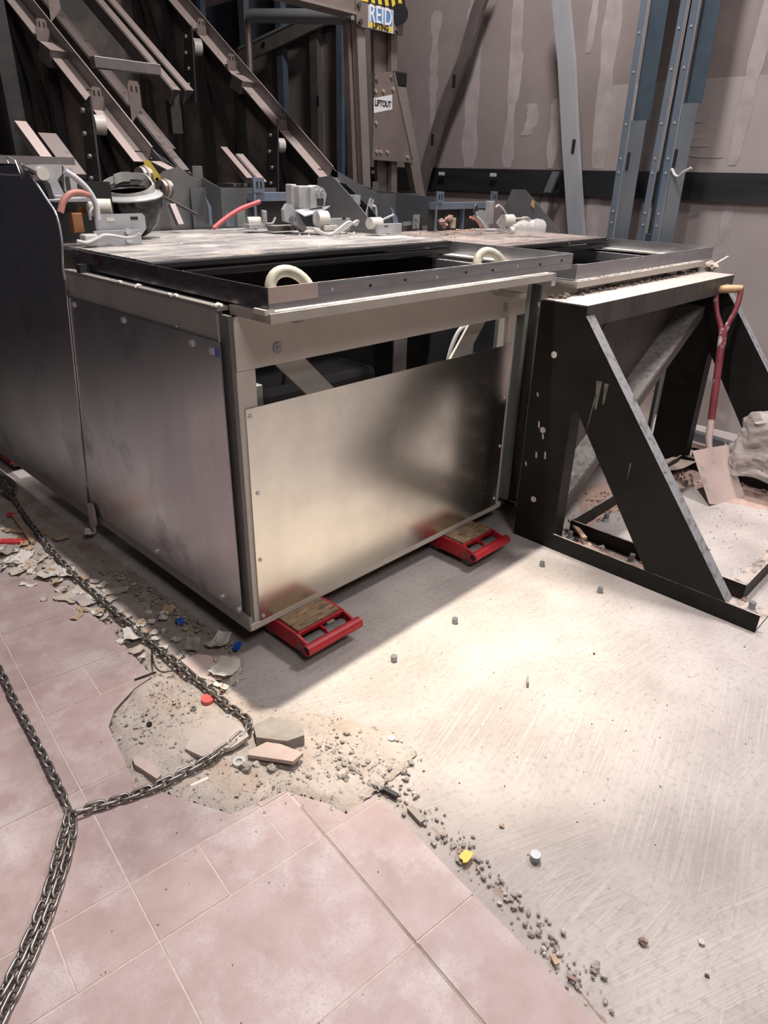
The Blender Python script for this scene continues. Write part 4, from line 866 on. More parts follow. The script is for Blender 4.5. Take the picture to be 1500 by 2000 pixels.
stud([wx(1090, -30, 3.5), wx(1104, 120, 3.48), wx(1113, 300, 3.46), wx(1128, 520, 3.45), wx(1135, 640, 3.44)], .115, .04, 'zinc_bright', 'bright leaning steel stud standing alone behind the far escalator', [(wx(1120, 286, 3.46), .011, .04)])
def pair_stud(px, top, w1, w2, x, m1, m2, label, cut_z, slotpx):
    """flange face (bluish, with rivets) and web; above cut_z the web is folded back and shows its dark inner side"""
    a, b_ = wx(px, 465, x), wx(top, 0, x); d = (b_ - a) / (b_.z - a.z)
    def P(z): return a + d * (z - a.z)
    t = thing('metal_stud', (P(.02).x, P(.02).y, .02), label, 'stud', 'loose steel studs by the wall')
    def strip(n, o0, o1, z0, z1, m, dx=0, parent=t):
        q = [P(z0) + V((dx, -o0, 0)), P(z0) + V((dx, -o1, 0)), P(z1) + V((dx, -o1, 0)), P(z1) + V((dx, -o0, 0))]
        return obj(n, prism(newbm(), q, (.003, 0, 0)), m, parent)
    fl_ = strip('flange', 0, w1, .02, 3.6, m1); strip('flange_edge', w1, w1 + .004, .02, 3.6, 'zinc_bright', -.002)
    strip('web', w1 + .004, w1 + w2, .02, cut_z, m2, .004)
    strip('inner_flange', w1 + .004, w1 + w2 + .01, cut_z, 3.6, 'stud_dark', .03)
    obj('back_flange', prism(newbm(), [P(.02) + V((.004, 0, 0)), P(3.6) + V((.004, 0, 0)), P(3.6) + V((.07, 0, 0)), P(.02) + V((.07, 0, 0))], (0, -.003, 0)), m2, t)
    for k, z in enumerate((1.25, 1.32, 1.55, 1.63, 1.82, 2.1, 2.3)): screw(P(z) + V((-.0005, -w1 * .45, 0)), (-1, 0, 0), fl_, .8)
    if slotpx:
        c = wx(*slotpx, x); obj('slot', B((x - .001, c.y - .008, c.z - .05), (x + .0035, c.y + .008, c.z + .05)), 'black', t)
mat('stud_dark', (.10, .14, .18), (.075, .10, .13), rough=.4, metal=.6, scale=6)
mat('stud_face', (.30, .36, .43), (.22, .27, .34), rough=.36, metal=.7, scale=6, stretch=(1, 1, .3))
pair_stud(1184, 1252, .045, .105, 3.52, 'stud_face', 'zinc_stud', 'upright galvanised stud left of the close pair by the wall', 1.84, (1226, 315))
pair_stud(1246, 1330, .04, .05, 3.52, 'stud_face', 'stud_dark', 'narrow bluish stud, left one of the close pair by the wall', 1.2, None)
pair_stud(1272, 1352, .045, .095, 3.50, 'stud_face', 'zinc_stud', 'wider galvanised stud, right one of the close pair by the wall', 1.92, (1318, 310))
# studs standing off the wall behind the gantry and trusses
for px, w_, m, lab in ((612, .10, 'stud_brown', 'dark steel stud behind the rounded rail, with pale slot'), (546, .085, 'stud_blue', 'bluish stud under the slanting broken rail'), (662, .07, 'stud_blue', 'blue stud, left one of the pair beside the gantry leg'),
                       (684, .075, 'zinc_stud', 'paler blue stud, right one of the pair beside the gantry leg'), (476, .09, 'zinc_stud', 'galvanised stud above the far truss chord, left of the rounded rail'), (396, .06, 'stud_blue', 'bluish stud nearest the top edge above the far truss chord')):
    c = wx(px, 120, 3.56); sl = [(wx(621, 197, 3.56), .012, .04)] if px == 612 else []
    stud([V((3.56, c.y, 3.6)), V((3.56, c.y, 2.)), V((3.56, c.y, .02))], w_, .06, m, lab, sl)
# dark horizontal rail above, bent studs
stud([wx(960, -60, 3.56), wx(930, 20, 3.56), wx(905, 110, 3.56), wx(880, 170, 3.56), wx(872, 190, 3.56), wx(852, 250, 3.56), wx(835, 310, 3.56), wx(826, 345, 3.56), wx(800, 460, 3.56)], .10, .035, 'stud_brown', 'buckled brown steel stud leaning right of the gantry', [(wx(845, 272, 3.56), .013, .035), (wx(887, 158, 3.56), .014, .04)])
stud([wx(1086, 335, 3.6), wx(1078, 352, 3.6), wx(1068, 376, 3.6)], .06, .03, 'zinc_stud', 'short galvanised offcut hanging on the dark wall rail')
t = thing('bent_rail', wx(487, 110, 3.1), 'rounded grey rail with a bent corner left of the gantry head', 'rail')
obj('horizontal_run', tube(newbm(), [wx(488, 34, 3.1), wx(494, 31, 3.1), wx(600, 32, 3.05), wx(696, 33, 3.0)], .05, 12), 'zinc_bright', t, smooth=True)
obj('down_leg', tube(newbm(), [wx(488, 34, 3.1), wx(485, 40, 3.1), wx(486, 80, 3.1), wx(488, 140, 3.1)], .03, 8), 'gantry_alu', t)
t = thing('broken_rail', wx(475, 105, 3.53), 'broken brown steel track slanting up beneath the rounded rail', 'rail')
obj('track', bar(newbm(), wx(468, 112, 3.53), wx(640, 28, 3.53), .03, .13), 'gantry_light', t)
obj('bright_edge', bar(newbm(), wx(466, 95, 3.51), wx(636, 12, 3.51), .012, .018), 'zinc_bright', t)
obj('track_slot', B(wx(511, 91, 3.505), wx(517, 87, 3.505) + V((.004, 0, .02))), 'rust' if False else 'black', t)
obj('header_rail', B((3.62, 3.6, 2.62), (3.68, 6.6, 2.95)), 'rail_dark', label='dark horizontal steel header behind the studs at the top', cat='rail')

# ================================================================== FACE SHIELD
c0 = V((.425, 1.275, 1.246)); fs = thing('face_shield', c0, 'black domed face shield with grey head strap lying on the near cover plate', 'face shield')
tilt = Matrix.Rotation(math.radians(-9), 3, 'Y') @ Matrix.Rotation(math.radians(8), 3, 'X') @ Matrix.Rotation(math.radians(-40), 3, 'Z')
def FS(x, y, z): return c0 + V((0, 0, .03)) + tilt @ V((x, y, z - .03))
bm = newbm(); R_ = []
for i in range(11):
    t = i / 10; ang = t * math.pi / 2; rr = max(math.sin(ang) ** .75, .02); z = .168 * (1 - math.cos(ang)) ** .8 + .002
    R_.append([bm.verts.new(FS(math.cos(k / 28 * 2 * math.pi) * .128 * rr, math.sin(k / 28 * 2 * math.pi) * .10 * rr, z)) for k in range(28)])
for i in range(10):
    for k in range(28): bm.faces.new((R_[i][k], R_[i][(k + 1) % 28], R_[i + 1][(k + 1) % 28], R_[i + 1][k]))
bm.faces.new(R_[0][::-1]); bmesh.ops.recalc_face_normals(bm, faces=bm.faces); bmesh.ops.solidify(bm, geom=bm.faces[:], thickness=.003)
obj('visor', bm, 'visor', fs, smooth=True)
bm = newbm(); ringv = []
for (rr, z) in ((1.02, .162), (1.03, .167), (.98, .173), (.80, .180), (.78, .176), (.95, .168), (.99, .163)):
    ringv.append([bm.verts.new(FS(math.cos(k / 32 * 2 * math.pi) * .130 * rr, math.sin(k / 32 * 2 * math.pi) * .102 * rr, z)) for k in range(32)])
for i in range(7):
    for k in range(32): bm.faces.new((ringv[i][k], ringv[i][(k + 1) % 32], ringv[(i + 1) % 7][(k + 1) % 32], ringv[(i + 1) % 7][k]))
bmesh.ops.recalc_face_normals(bm, faces=bm.faces); obj('rim', bm, 'visor_rim', fs, smooth=True)
def strap(pts, wdt, th, m, n_='head_strap'):
    P_ = spline(pts, 8); bm = newbm(); rs = []
    for i, p in enumerate(P_):
        d = (P_[min(i + 1, len(P_) - 1)] - P_[max(i - 1, 0)]).normalized(); s_ = d.cross(V((0, 0, 1)));
        s_ = s_.normalized() if s_.length > .1 else V((1, 0, 0)); u_ = V((0, 0, 1))
        rs.append([bm.verts.new(p + u_ * wdt / 2 + s_ * th / 2), bm.verts.new(p + u_ * wdt / 2 - s_ * th / 2), bm.verts.new(p - u_ * wdt / 2 - s_ * th / 2), bm.verts.new(p - u_ * wdt / 2 + s_ * th / 2)])
    for i in range(len(rs) - 1):
        for k in range(4): bm.faces.new((rs[i][k], rs[i][(k + 1) % 4], rs[i + 1][(k + 1) % 4], rs[i + 1][k]))
    bm.faces.new(rs[0]); bm.faces.new(rs[-1][::-1]); bmesh.ops.recalc_face_normals(bm, faces=bm.faces); obj(n_, bm, m, fs, smooth=True)
strap([FS(math.cos(a) * .10, math.sin(a) * .08,   .190 + .015 * math.sin(a)) for a in [k * math.pi / 6 for k in range(13)]], .032, .006, 'visor_band')
strap([FS(-.10, .0, .185), FS(-.09, .03, .207), FS(-.02, .07, .222), FS(.06, .07, .218), FS(.10, .02, .19)], .026, .008, 'visor_band')
strap([FS(-.06, .05, .215), FS(-.03, .065, .222), FS(-.0, .07, .222)], .036, .016, 'visor_band', 'strap_buckle')

# crumpled clear bottle on the far cover plate
cb = at(1030, 463, 2, 1.197) + V((0, 0, .0)); bt = thing('crumpled_bottle', cb, 'crumpled clear plastic bottle on the dusty far cover plate', 'bottle')
bm = newbm(); bx_ = V((.9, -.4, 0)).normalized(); prof = [(-.11, .016), (-.10, .02), (-.085, .02), (-.07, .036), (-.03, .045), (.0, .036), (.02, .043), (.05, .05), (.09, .046), (.105, .03)]
tube(bm, [cb + V((0, 0, .047)) + bx_ * a for a, r in prof], [r for a, r in prof], 14)
for v in bm.verts:
    v.co += V((0, 0, 1)) * .010 * noise.noise(v.co * 40) + V((1, 0, 0)) * .012 * noise.noise(v.co * 30 + V((3, 1, 2)))
    v.co.z = max(v.co.z, cb.z + .001)
obj('body', bm, 'clear_plastic', bt, smooth=True)
obj('cap', cyl(newbm(), cb + V((0, 0, .035)) + bx_ * -.125, cb + V((0, 0, .036)) + bx_ * -.10, .021, 16), 'cable_white', bt, smooth=True)

# ================================================================== DEBRIS BEDS (uncountable) AND SINGLE PIECES
def bed(name, poly, h, m, label, cat='rubble', res=.012, base=0., seed=1, soft=.05, parent=None, kind='stuff'):
    """low mound following a ground outline"""
    poly = [V((p[0], p[1])) for p in poly]
    x0, x1 = min(p.x for p in poly), max(p.x for p in poly); y0, y1 = min(p.y for p in poly), max(p.y for p in poly)
    def inside(p):
        c = False
        for i in range(len(poly)):
            a, b_ = poly[i - 1], poly[i]
            if (a.y > p.y) != (b_.y > p.y) and p.x < (b_.x - a.x) * (p.y - a.y) / (b_.y - a.y) + a.x: c = not c
        return c
    def dist(p):
        dm = 9
        for i in range(len(poly)):
            a, b_ = poly[i - 1], poly[i]; d = b_ - a; t = max(0, min(1, (p - a).dot(d) / max(d.length_squared, 1e-9))); dm = min(dm, (p - a - d * t).length)
        return dm
    nx, ny = int((x1 - x0) / res) + 2, int((y1 - y0) / res) + 2; bm = newbm(); g = {}
    for i in range(nx):
        for j in range(ny):
            p = V((x0 + i * res, y0 + j * res)); ins = inside(p)
            if not ins: continue
            d = dist(p) + .012 * noise.noise(V((p.x * 25, p.y * 25, seed)))
            k = max(0, min(1, d / soft))
            z = base + h * k * (.6 + .5 * noise.fractal(V((p.x * 14, p.y * 14, seed)), 1, 2, 4)) - .004 * (1 - k)
            g[i, j] = bm.verts.new((p.x + rnd.uniform(-.3, .3) * res, p.y + rnd.uniform(-.3, .3) * res, z))
    for (i, j) in list(g):
        if (i + 1, j) in g and (i, j + 1) in g and (i + 1, j + 1) in g: bm.faces.new((g[i, j], g[i + 1, j], g[i + 1, j + 1], g[i, j + 1]))
    for v in [v for v in bm.verts if not v.link_faces]: bm.verts.remove(v)
    return obj(name, bm, m, parent, label, None if parent else cat, kind=kind, smooth=True)
def F(px, py, z=.0): return fl(px, py, z).to_2d()
mort = bed('mortar_bed', [F(*p) for p in ((300, 1318), (262, 1345), (225, 1385), (208, 1425), (225, 1480), (255, 1540), (360, 1575), (452, 1600), (520, 1572), (556, 1555), (640, 1582), (680, 1600), (738, 1556), (800, 1500), (820, 1470), (760, 1430), (640, 1395), (560, 1390), (500, 1370), (430, 1335), (360, 1330))], .018, 'mortar', 'bare sandy mortar bed where tiles are broken away', seed=3, base=.006, soft=.03)
strip = bed('rubble_strip', [F(*p) for p in ((0, 960), (45, 985), (110, 1030), (170, 1085), (250, 1150), (330, 1200), (400, 1240), (470, 1262), (480, 1330), (430, 1350), (300, 1330), (262, 1290), (215, 1235), (160, 1190), (92, 1145), (0, 1128))] + [V((-.6, 1.35)), V((-.45, 1.9)), V((-.2, 2.1))], .016, 'mortar', 'strip of broken mortar and dust beside the near escalator', seed=5, base=.004)
bed('dust_film', [V((-.42, 1.9)), V((-.02, 2.1)), V((-.005, .02)), V((-.06, -.06)), V((-.16, -.02)), V((-.2, .25)), V((-.3, .8)), V((-.4, 1.3))], .004, 'dust_heap', 'brown dust film on the floor along the near escalator side', seed=21, soft=.03, res=.016)
heap = bed('dust_ridge', [F(*p) for p in ((170, 1082), (250, 1120), (330, 1165), (400, 1220), (450, 1250), (430, 1275), (360, 1240), (280, 1190), (200, 1135))], .022, 'dust_heap', 'dark ridge of swept dust beside the near escalator', seed=8)
edgeb = bed('edge_rubble', [F(*p) for p in ((690, 1535), (745, 1520), (800, 1560), (860, 1610), (920, 1660), (975, 1715), (1040, 1790), (1080, 1850), (1140, 1920), (1210, 2000), (1180, 2020), (1140, 1975), (1040, 1845), (880, 1672), (740, 1560))], .012, 'dust_heap', 'dusty rubble line along the cut tile edge', seed=11)
bed('sand_spill', [F(*p) for p in ((975, 1735), (1020, 1755), (1055, 1785), (1050, 1805), (1010, 1800), (985, 1775))], .010, 'brick_dust', 'small orange sand spill at the cut tile edge', seed=12)
bed('red_dust', [F(*p) for p in ((1120, 960), (1220, 920), (1330, 890), (1450, 880), (1560, 900), (1600, 990), (1500, 1000), (1420, 985), (1340, 950), (1260, 975), (1180, 1020), (1130, 1040))], .012, 'brick_dust', 'reddish brick dust on the floor behind the black frame', seed=14)
bed('foot_dust', [V((1.435, -.33)), V((1.60, -.33)), V((1.60, -.70)), V((1.435, -.72))], .016, 'brick_dust', 'brick dust and chips filling the near foot channel', seed=15, base=.006)

# gravel: uncountable small stones, one mesh per bed
def gravel(name, zones, m, label, sub=1):
    bm = newbm(); tm = bmesh.new(); bmesh.ops.create_icosphere(tm, subdivisions=1, radius=.5); tv = [v.co.copy() for v in tm.verts]; tf = [[v.index for v in f.verts] for f in tm.faces]; tm.free()
    for (x, y, spx, spy, n, s0, s1_, z) in zones:
        for _ in range(n):
            px, py = x + rnd.gauss(0, 1) * spx, y + rnd.gauss(0, 1) * spy; s = s0 + (s1_ - s0) * rnd.random() ** 2.2
            q = Matrix.Rotation(rnd.uniform(0, 6.3), 3, 'Z') @ Matrix.Rotation(rnd.uniform(-.6, .6), 3, 'X'); sc = V((s * rnd.uniform(.8, 1.5), s * rnd.uniform(.7, 1.1), s * rnd.uniform(.45, .8)))
            vs = [bm.verts.new(q @ V((c.x * sc.x, c.y * sc.y, c.z * sc.z)) * rnd.uniform(.85, 1.15) + V((px, py, z + sc.z * .3))) for c in tv]
            for f in tf: bm.faces.new([vs[i] for i in f])
    return obj(name, bm, m, None, label, 'gravel', kind='stuff')
def Z(px, py, sx, sy, n, s0, s1_, z=.0):
    p = fl(px, py, z); return (p.x, p.y, sx, sy, n, s0, s1_, z)
def line(pts, n, spread, s0, s1_, z):
    out = []
    P_ = [fl(*p, z) for p in pts]
    for a, b_ in zip(P_, P_[1:]):
        for k in range(n):
            t = rnd.random(); p = a.lerp(b_, t); out.append((p.x, p.y, spread, spread, 1, s0, s1_, z))
    return out
gravel('gravel', line([(690, 1520), (780, 1545), (880, 1640), (960, 1710), (1060, 1830), (1170, 1970)], 55, .018, .004, .016, .004)
       + [Z(700, 1505, .05, .035, 130, .005, .024, .014), Z(770, 1480, .03, .05, 45, .006, .024, .004), Z(640, 1470, .06, .03, 90, .005, .018, .016), Z(620, 1430, .05, .02, 60, .004, .014, .01)], 'gravel', 'loose grey mortar gravel along the cut tile edge')
gravel('pebble_litter', line([(20, 1060), (120, 1130), (220, 1200), (320, 1270), (430, 1330)], 110, .045, .003, .017, .012)
       + line([(190, 1095), (280, 1155), (370, 1215), (450, 1262)], 60, .022, .004, .018, .02)
       + [Z(300, 1400, .06, .07, 170, .003, .012, .017), Z(400, 1480, .09, .05, 160, .003, .012, .017), Z(330, 1360, .05, .05, 80, .003, .011, .017), Z(540, 1520, .08, .04, 130, .003, .013, .017)], 'gravel', 'small pebbles and chips littering the broken tile strip')
gravel('floor_crumbs', [(.6, -.8, .6, .35, 170, .0015, .005, 0), (.2, -1.1, .3, .3, 70, .0015, .006, 0), (1.2, -.9, .4, .4, 60, .0015, .005, 0), (-.6, -.6, .4, .5, 120, .001, .004, .0205), (2.2, -.9, .4, .3, 90, .002, .008, 0)], 'gravel_dark', 'dark crumbs scattered over the concrete and tiles')
gravel('brick_crumbs', [Z(1180, 985, .10, .08, 120, .004, .016, .01), Z(1320, 930, .12, .10, 160, .004, .022, .01), Z(1470, 930, .15, .1, 140, .004, .025, .01), Z(1130, 1060, .03, .05, 50, .004, .012, .012), Z(1200, 1085, .03, .06, 60, .004, .012, .012), Z(1480, 1020, .2, .1, 70, .003, .010, 0)], 'stone_red', 'reddish brick crumbs behind and within the black frame')
# rubbish on top of beam and on plates
bm_z = []
for i in range(520): bm_z.append((1.47 + 1.38 * rnd.random(), -.135 + .013 * rnd.gauss(0, 1), .0, .0, 1, .006, .026, 1.072))
gravel('beam_litter', bm_z, 'gravel_dark', 'black litter piled on the support beam against the far escalator')
gravel('plate_crumbs', [(2.45, 1.05, .35, .12, 260, .003, .012, 1.197), (2.2, .75, .4, .15, 150, .002, .009, 1.197), (2.6, 1.22, .2, .05, 160, .006, .02, 1.197), (2.3, -.13, .35, .012, 120, .003, .009, 1.128)], 'brick_dust', 'brick crumbs strewn over the far cover plate')
gravel('plaster_crumbs', [(.9, .85, .4, .2, 110, .002, .008, 1.245), (1.2, .95, .15, .08, 40, .004, .014, 1.245), (.6, -.15, .3, .004, 60, .002, .007, 1.176), (.01, .5, .01, .3, 12, .003, .008, 1.172)], 'plaster_white', 'white plaster crumbs on the near cover plate and lip')

# ---- single pieces of debris
def shard(name, pxs, z, th, m, label, cat, tiltv=(0, 0), group=None, side=None):
    P_ = [fl(px, py, z + th) for px, py in pxs]; c = sum(P_, V()) / len(P_)
    P_ = [V((p.x, p.y, z + th + tiltv[0] * (p.x - c.x) + tiltv[1] * (p.y - c.y))) for p in P_]
    bm = prism(newbm(), P_, (0, 0, -th))
    return obj(name, bm, m, None, label, cat, group)
shard('tile_shard', [(445, 1400), (480, 1428), (486, 1442), (455, 1462), (394, 1477), (360, 1458), (375, 1432), (408, 1402)], .024, .013, 'shard_tile', 'large grey tile shard propped beside the chain bend', 'tile shard', (.05, -.08))
shard('tile_shard', [(494, 1412), (530, 1398), (590, 1414), (594, 1440), (560, 1450), (500, 1438)], .016, .034, 'stone', 'broken block of mortar right of the chain bend', 'tile shard', (.02, -.1))
shard('tile_shard', [(528, 1443), (592, 1474), (572, 1491), (520, 1480), (483, 1472), (486, 1463)], .030, .013, 'shard_pink', 'flat pink tile shard lying on two small stones', 'tile shard', (.0, -.1))
shard('tile_shard', [(258, 1478), (275, 1478), (305, 1497), (314, 1514), (306, 1521), (262, 1492)], .020, .016, 'shard_pink', 'narrow pink tile shard near the left strand of chain', 'tile shard', (.05, 0))
for k, (px, py, s) in enumerate(((480, 1500, .05), (530, 1500, .04), (500, 1492, .03))):
    obj('mortar_lump', rock(newbm(), fl(px, py, .02), s, k + 3, 2), 'stone', None, ('flattish mortar lump under the pink shard', 'rounded mortar lump right of the zinc nut', 'small mortar lump wedged below the pink shard')[k], 'lump')
shard('floor_tile_offcut', [(352, 1290), (385, 1278), (412, 1282), (424, 1310), (420, 1330), (390, 1322)], .020, .012, 'shard_pink', 'tan tile offcut tucked under the chain by the white scrap', 'tile shard', (.03, .03))
# nuts, caps
def ringpiece(px, py, z, ro, ri, h, m, name, label, cat):
    p = fl(px, py, z); bm = newbm()
    ringcyl(bm, p, p + V((0, 0, h)), ro, ri, 24) if ri else cyl(bm, p, p + V((0, 0, h)), ro, 28)
    return obj(name, bm, m, None, label, cat, smooth=True)
ringpiece(406, 1370, .014, .0205, 0, .014, 'cap_red', 'red_plug', 'round pinkish red plastic cap on the mortar', 'cap')
ringpiece(467, 1492, .014, .018, .009, .012, 'bolt_zinc', 'hex_nut', 'round zinc flange nut left of the pink shard', 'nut')
ringpiece(444, 1407, .026, .015, .007, .010, 'bolt_zinc', 'hex_nut', 'zinc washer nut on top of the large grey shard', 'nut')
ringpiece(378, 1386, .014, .009, .004, .008, 'bolt_dull', 'hex_nut', 'small dull nut below the red cap', 'nut')
ringpiece(292, 1418, .014, .008, 0, .010, 'rubber', 'plug', 'small black plug on the sandy mortar', 'plug')
ringpiece(350, 1508, .014, .012, .006, .008, 'bolt_zinc', 'hex_nut', 'zinc nut touching the chain near the narrow shard', 'nut')
# yellow scrap
p = [fl(px, py, .016) for px, py in ((897, 1672), (908, 1661), (925, 1668), (920, 1677), (912, 1686), (904, 1687), (903, 1681), (897, 1678))]
obj('yellow_scrap', prism(newbm(), p, (0, 0, .004)), 'bit_yellow', None, 'yellow plastic scrap at the cut tile edge', 'scrap')
# papers and boards: bent sheets
def sheet(name, px, py, z, lx, ly, rz, curl, m, label, cat, group=None, seed=0, pitch=0., th=.0015):
    c = fl(px, py, z); bm = newbm(); n = 7; g = []
    ca, sa = math.cos(rz), math.sin(rz)
    for i in range(n):
        row = []
        for j in range(n):
            u, v = i / (n - 1) - .5, j / (n - 1) - .5
            rag = 1 + .22 * noise.noise(V((u * 3, v * 3, seed)))
            x, y = u * lx * rag, v * ly * rag
            zz = curl * (u * u * 4 - .1) * .5 + .5 * curl * noise.noise(V((u * 2.5, v * 2.5, seed + 9.))) + pitch * x
            row.append(V((c.x + x * ca - y * sa, c.y + x * sa + y * ca, zz)))
        g.append(row)
    mz = min(v.z for r in g for v in r)
    vs = [[bm.verts.new(V((v.x, v.y, v.z - mz + z + .001))) for v in r] for r in g]
    for i in range(n - 1):
        for j in range(n - 1): bm.faces.new((vs[i][j], vs[i + 1][j], vs[i + 1][j + 1], vs[i][j + 1]))
    bmesh.ops.recalc_face_normals(bm, faces=bm.faces); bmesh.ops.solidify(bm, geom=bm.faces[:], thickness=th)
    return obj(name, bm, m, None, label, cat, group, smooth=True)
for k, (px, py, lx, ly, rz, cu, m_, lab, nm) in enumerate((
    (438, 1312, .09, .075, .5, .03, 'plaster_white', 'curled white paper flake right of the chain near the bend', 'paper_scrap'),
    (258, 1245, .07, .055, 1.2, .025, 'paper', 'white paper scrap just left of the long chain', 'paper_scrap'),
    (268, 1272, .05, .03, .2, .01, 'board_pale', 'greyish scrap below the white scrap left of the chain', 'paper_scrap'),
    (150, 1160, .13, .09, .4, .012, 'board_pale', 'beige board flake at the tile edge on the left', 'board_scrap'),
    (132, 1125, .06, .05, .9, .03, 'paper', 'upright white paper flake amid the left rubble', 'paper_scrap'),
    (172, 1170, .10, .09, .1, .015, 'shard_tile', 'grey board flake against the chain left of centre', 'board_scrap'),
    (45, 1110, .12, .05, .3, .01, 'board_pale', 'pale brown board piece at the far left tile edge', 'board_scrap'),
    (40, 1095, .09, .07, .7, .02, 'paper', 'white plaster flake over the brown board piece', 'paper_scrap'),
    (98, 1120, .10, .07, .2, .015, 'plaster_white', 'white plaster flake left of the upright paper flake', 'paper_scrap'),
    (10, 1080, .06, .06, .3, .03, 'stone', 'grey rubble slab at the left picture edge', 'board_scrap'),
    (320, 1210, .05, .03, .9, .02, 'paper', 'small bright scrap beside the dark dust ridge', 'paper_scrap'),
    (428, 1258, .09, .06, .4, .03, 'paper', 'torn paper flake by the blue plastic near the escalator corner', 'paper_scrap'),
    (375, 1262, .08, .05, .8, .02, 'shard_tile', 'grey flake of board between chain and dust ridge', 'board_scrap'),
    (325, 1198, .06, .04, .6, .02, 'timber', 'brown cardboard scrap leaning by the blue cap', 'board_scrap'),
    (228, 1155, .08, .04, -.5, .01, 'board_pale', 'long beige splinter right of the chain', 'board_scrap'),
    (118, 1052, .06, .04, .1, .012, 'timber', 'small brown board offcut near the escalator side', 'board_scrap'))):
    sheet(nm, px, py, .020, lx, ly, rz, cu, m_, lab, 'scrap', seed=k * 2.3)
sheet('paper_scrap', 176, 1045, .03, .06, .045, 1.0, .02, 'paper', 'white torn strip on the floor below the hanging label', 'scrap', seed=33)
# label hanging from the side panel
lp = [at(172, 982, 0, -.02), at(182, 985, 0, -.02), at(186, 1000, 0, -.022), at(190, 1025, 0, -.025), at(186, 1031, 0, -.03), at(180, 1032, 0, -.03), at(176, 1028, 0, -.025), at(173, 1005, 0, -.02)]
obj('torn_label', prism(newbm(), lp, (-.002, 0, 0)), 'shard_tile', E1, off=V((0, 0, 0)))
# blue bits, red strap, battens
obj('crushed_blue_plastic', rock(newbm(), fl(351, 1213, .022), .045, 5, 2, .7), 'bit_blue', None, 'crushed blue plastic cap on the dust ridge', 'cap')
sheet('blue_scrap', 462, 1268, .01, .05, .025, .6, .02, 'bit_blue', 'blue plastic scrap by the escalator corner', 'scrap', seed=41)
def batten(a, b_, w_, h, m, label, name='batten', z=.02):
    p, q = fl(*a, z), fl(*b_, z); obj(name, bar(newbm(), p, q, w_, h), m, None, label, 'batten')
batten((0, 1058), (52, 1058), .035, .012, 'strap_red', 'flat red plastic strip at the left picture edge', 'plastic_strip')
batten((28, 1007), (64, 1060), .018, .012, 'timber', 'thin timber batten left of the chain', z=.03)
batten((4, 1035), (95, 1042), .016, .010, 'timber', 'timber lath crossing under the long chain', z=.022)
batten((15, 1005), (28, 1006), .02, .012, 'strap_red', 'short red plastic end above the thin batten', 'plastic_strip', z=.03)
batten((372, 1535), (406, 1520), .010, .003, 'paper', 'white plastic splinter below the chain', 'splinter', z=.016)
batten((1113, 1015), (1142, 1052), .022, .012, 'timber', 'wooden peg leaning in the near foot channel', z=.05)
batten((740, 1536), (776, 1556), .012, .012, 'tyre_dark', 'dark rubber strip in the rubble at the tile corner', 'rubber_strip', z=.014)
batten((800, 1578), (826, 1606), .018, .012, 'stone', 'long grey mortar sliver along the cut tile edge', 'sliver', z=.01)
batten((1078, 1865), (1088, 1884), .012, .006, 'timber', 'yellowish wood chip at the lower tile edge', 'wood_chip', z=.012)
batten((1108, 1905), (1125, 1915), .008, .005, 'stone_red', 'reddish chip at the lower tile edge', 'wood_chip', z=.012)
batten((1030, 1325), (1030, 1338), .006, .02, 'bolt_dull', 'small upright nail alone on the concrete', 'nail', z=.01)
for px, py, s, m_, lab, k in ((1255, 1838, .026, 'stone_red', 'round reddish stone alone on the lower concrete', 1), (1162, 1885, .028, 'stone', 'pale flat stone near the lower tile edge', 2), (1381, 1905, .013, 'gravel_dark', 'small dark stone at the lower right', 3),
                              (1370, 1840, .02, 'plaster_white', 'white chip on the stained spot at the lower right', 4), (980, 1612, .018, 'timber', 'brown flake above the yellow scrap', 5), (1160, 1276, .014, 'gravel_dark', 'dark flat chip in the middle of the concrete', 6),
                              (1452, 1171, .035, 'stone_red', 'reddish stone beside the bolt at the foot channel end', 7), (1150, 1065, .045, 'shard_pink', 'tan tile lump inside the near foot channel', 8), (1175, 1070, .04, 'board_pale', 'pale cardboard curl inside the near foot channel', 9),
                              (780, 1470, .030, 'stone', 'largest grey stone in the pebble cluster', 10), (765, 1475, .02, 'stone', 'second grey stone left in the pebble cluster', 11), (640, 1490, .02, 'stone', 'grey stone on the mortar right of the pink shard', 12),
                              (30, 1105, .05, 'stone', 'grey concrete lump at the left rubble edge', 13), (60, 1120, .04, 'plaster_white', 'white plaster lump on the left rubble', 14), (255, 1150, .03, 'stone_red', 'brown clod on the dark ridge near the side panel', 15),
                              (290, 1198, .03, 'plaster_white', 'white cube of plaster left of the blue cap', 16), (319, 1235, .028, 'plaster_white', 'white chip between chain and blue cap', 17), (462, 1335, .02, 'plaster_white', 'small white crumb right of the curled paper flake', 18), (390, 1215, .03, 'stone', 'grey clod beyond the blue cap', 19)):
    obj('stone', rock(newbm(), fl(px, py, s * .28) + V((0, 0, .008 if px < 700 and py < 1560 else 0)), s, k, 2), m_, None, lab, 'stone', smooth=False)
CH = {'plaster_white': 'thin white plaster chip in the rubble strip beside the near escalator', 'board_pale': 'beige board chip in the rubble strip beside the near escalator', 'shard_tile': 'grey board chip in the rubble strip beside the near escalator', 'timber': 'brown wood splinter in the rubble strip beside the near escalator'}
for k in range(110):
    px = rnd.uniform(0, 440); py = 1075 + px * .58 + rnd.gauss(0, 24); big = px < 210
    m_ = rnd.choice(['plaster_white', 'plaster_white', 'plaster_white', 'board_pale', 'shard_tile', 'timber'])
    sheet('debris_chip', px, py, .018, rnd.uniform(.018, .055 if big else .034), rnd.uniform(.012, .04 if big else .026), rnd.uniform(0, 6), .012, m_, CH[m_], 'chip', 'chips in the rubble strip, ' + m_.replace('_', ' '), seed=50 + k)
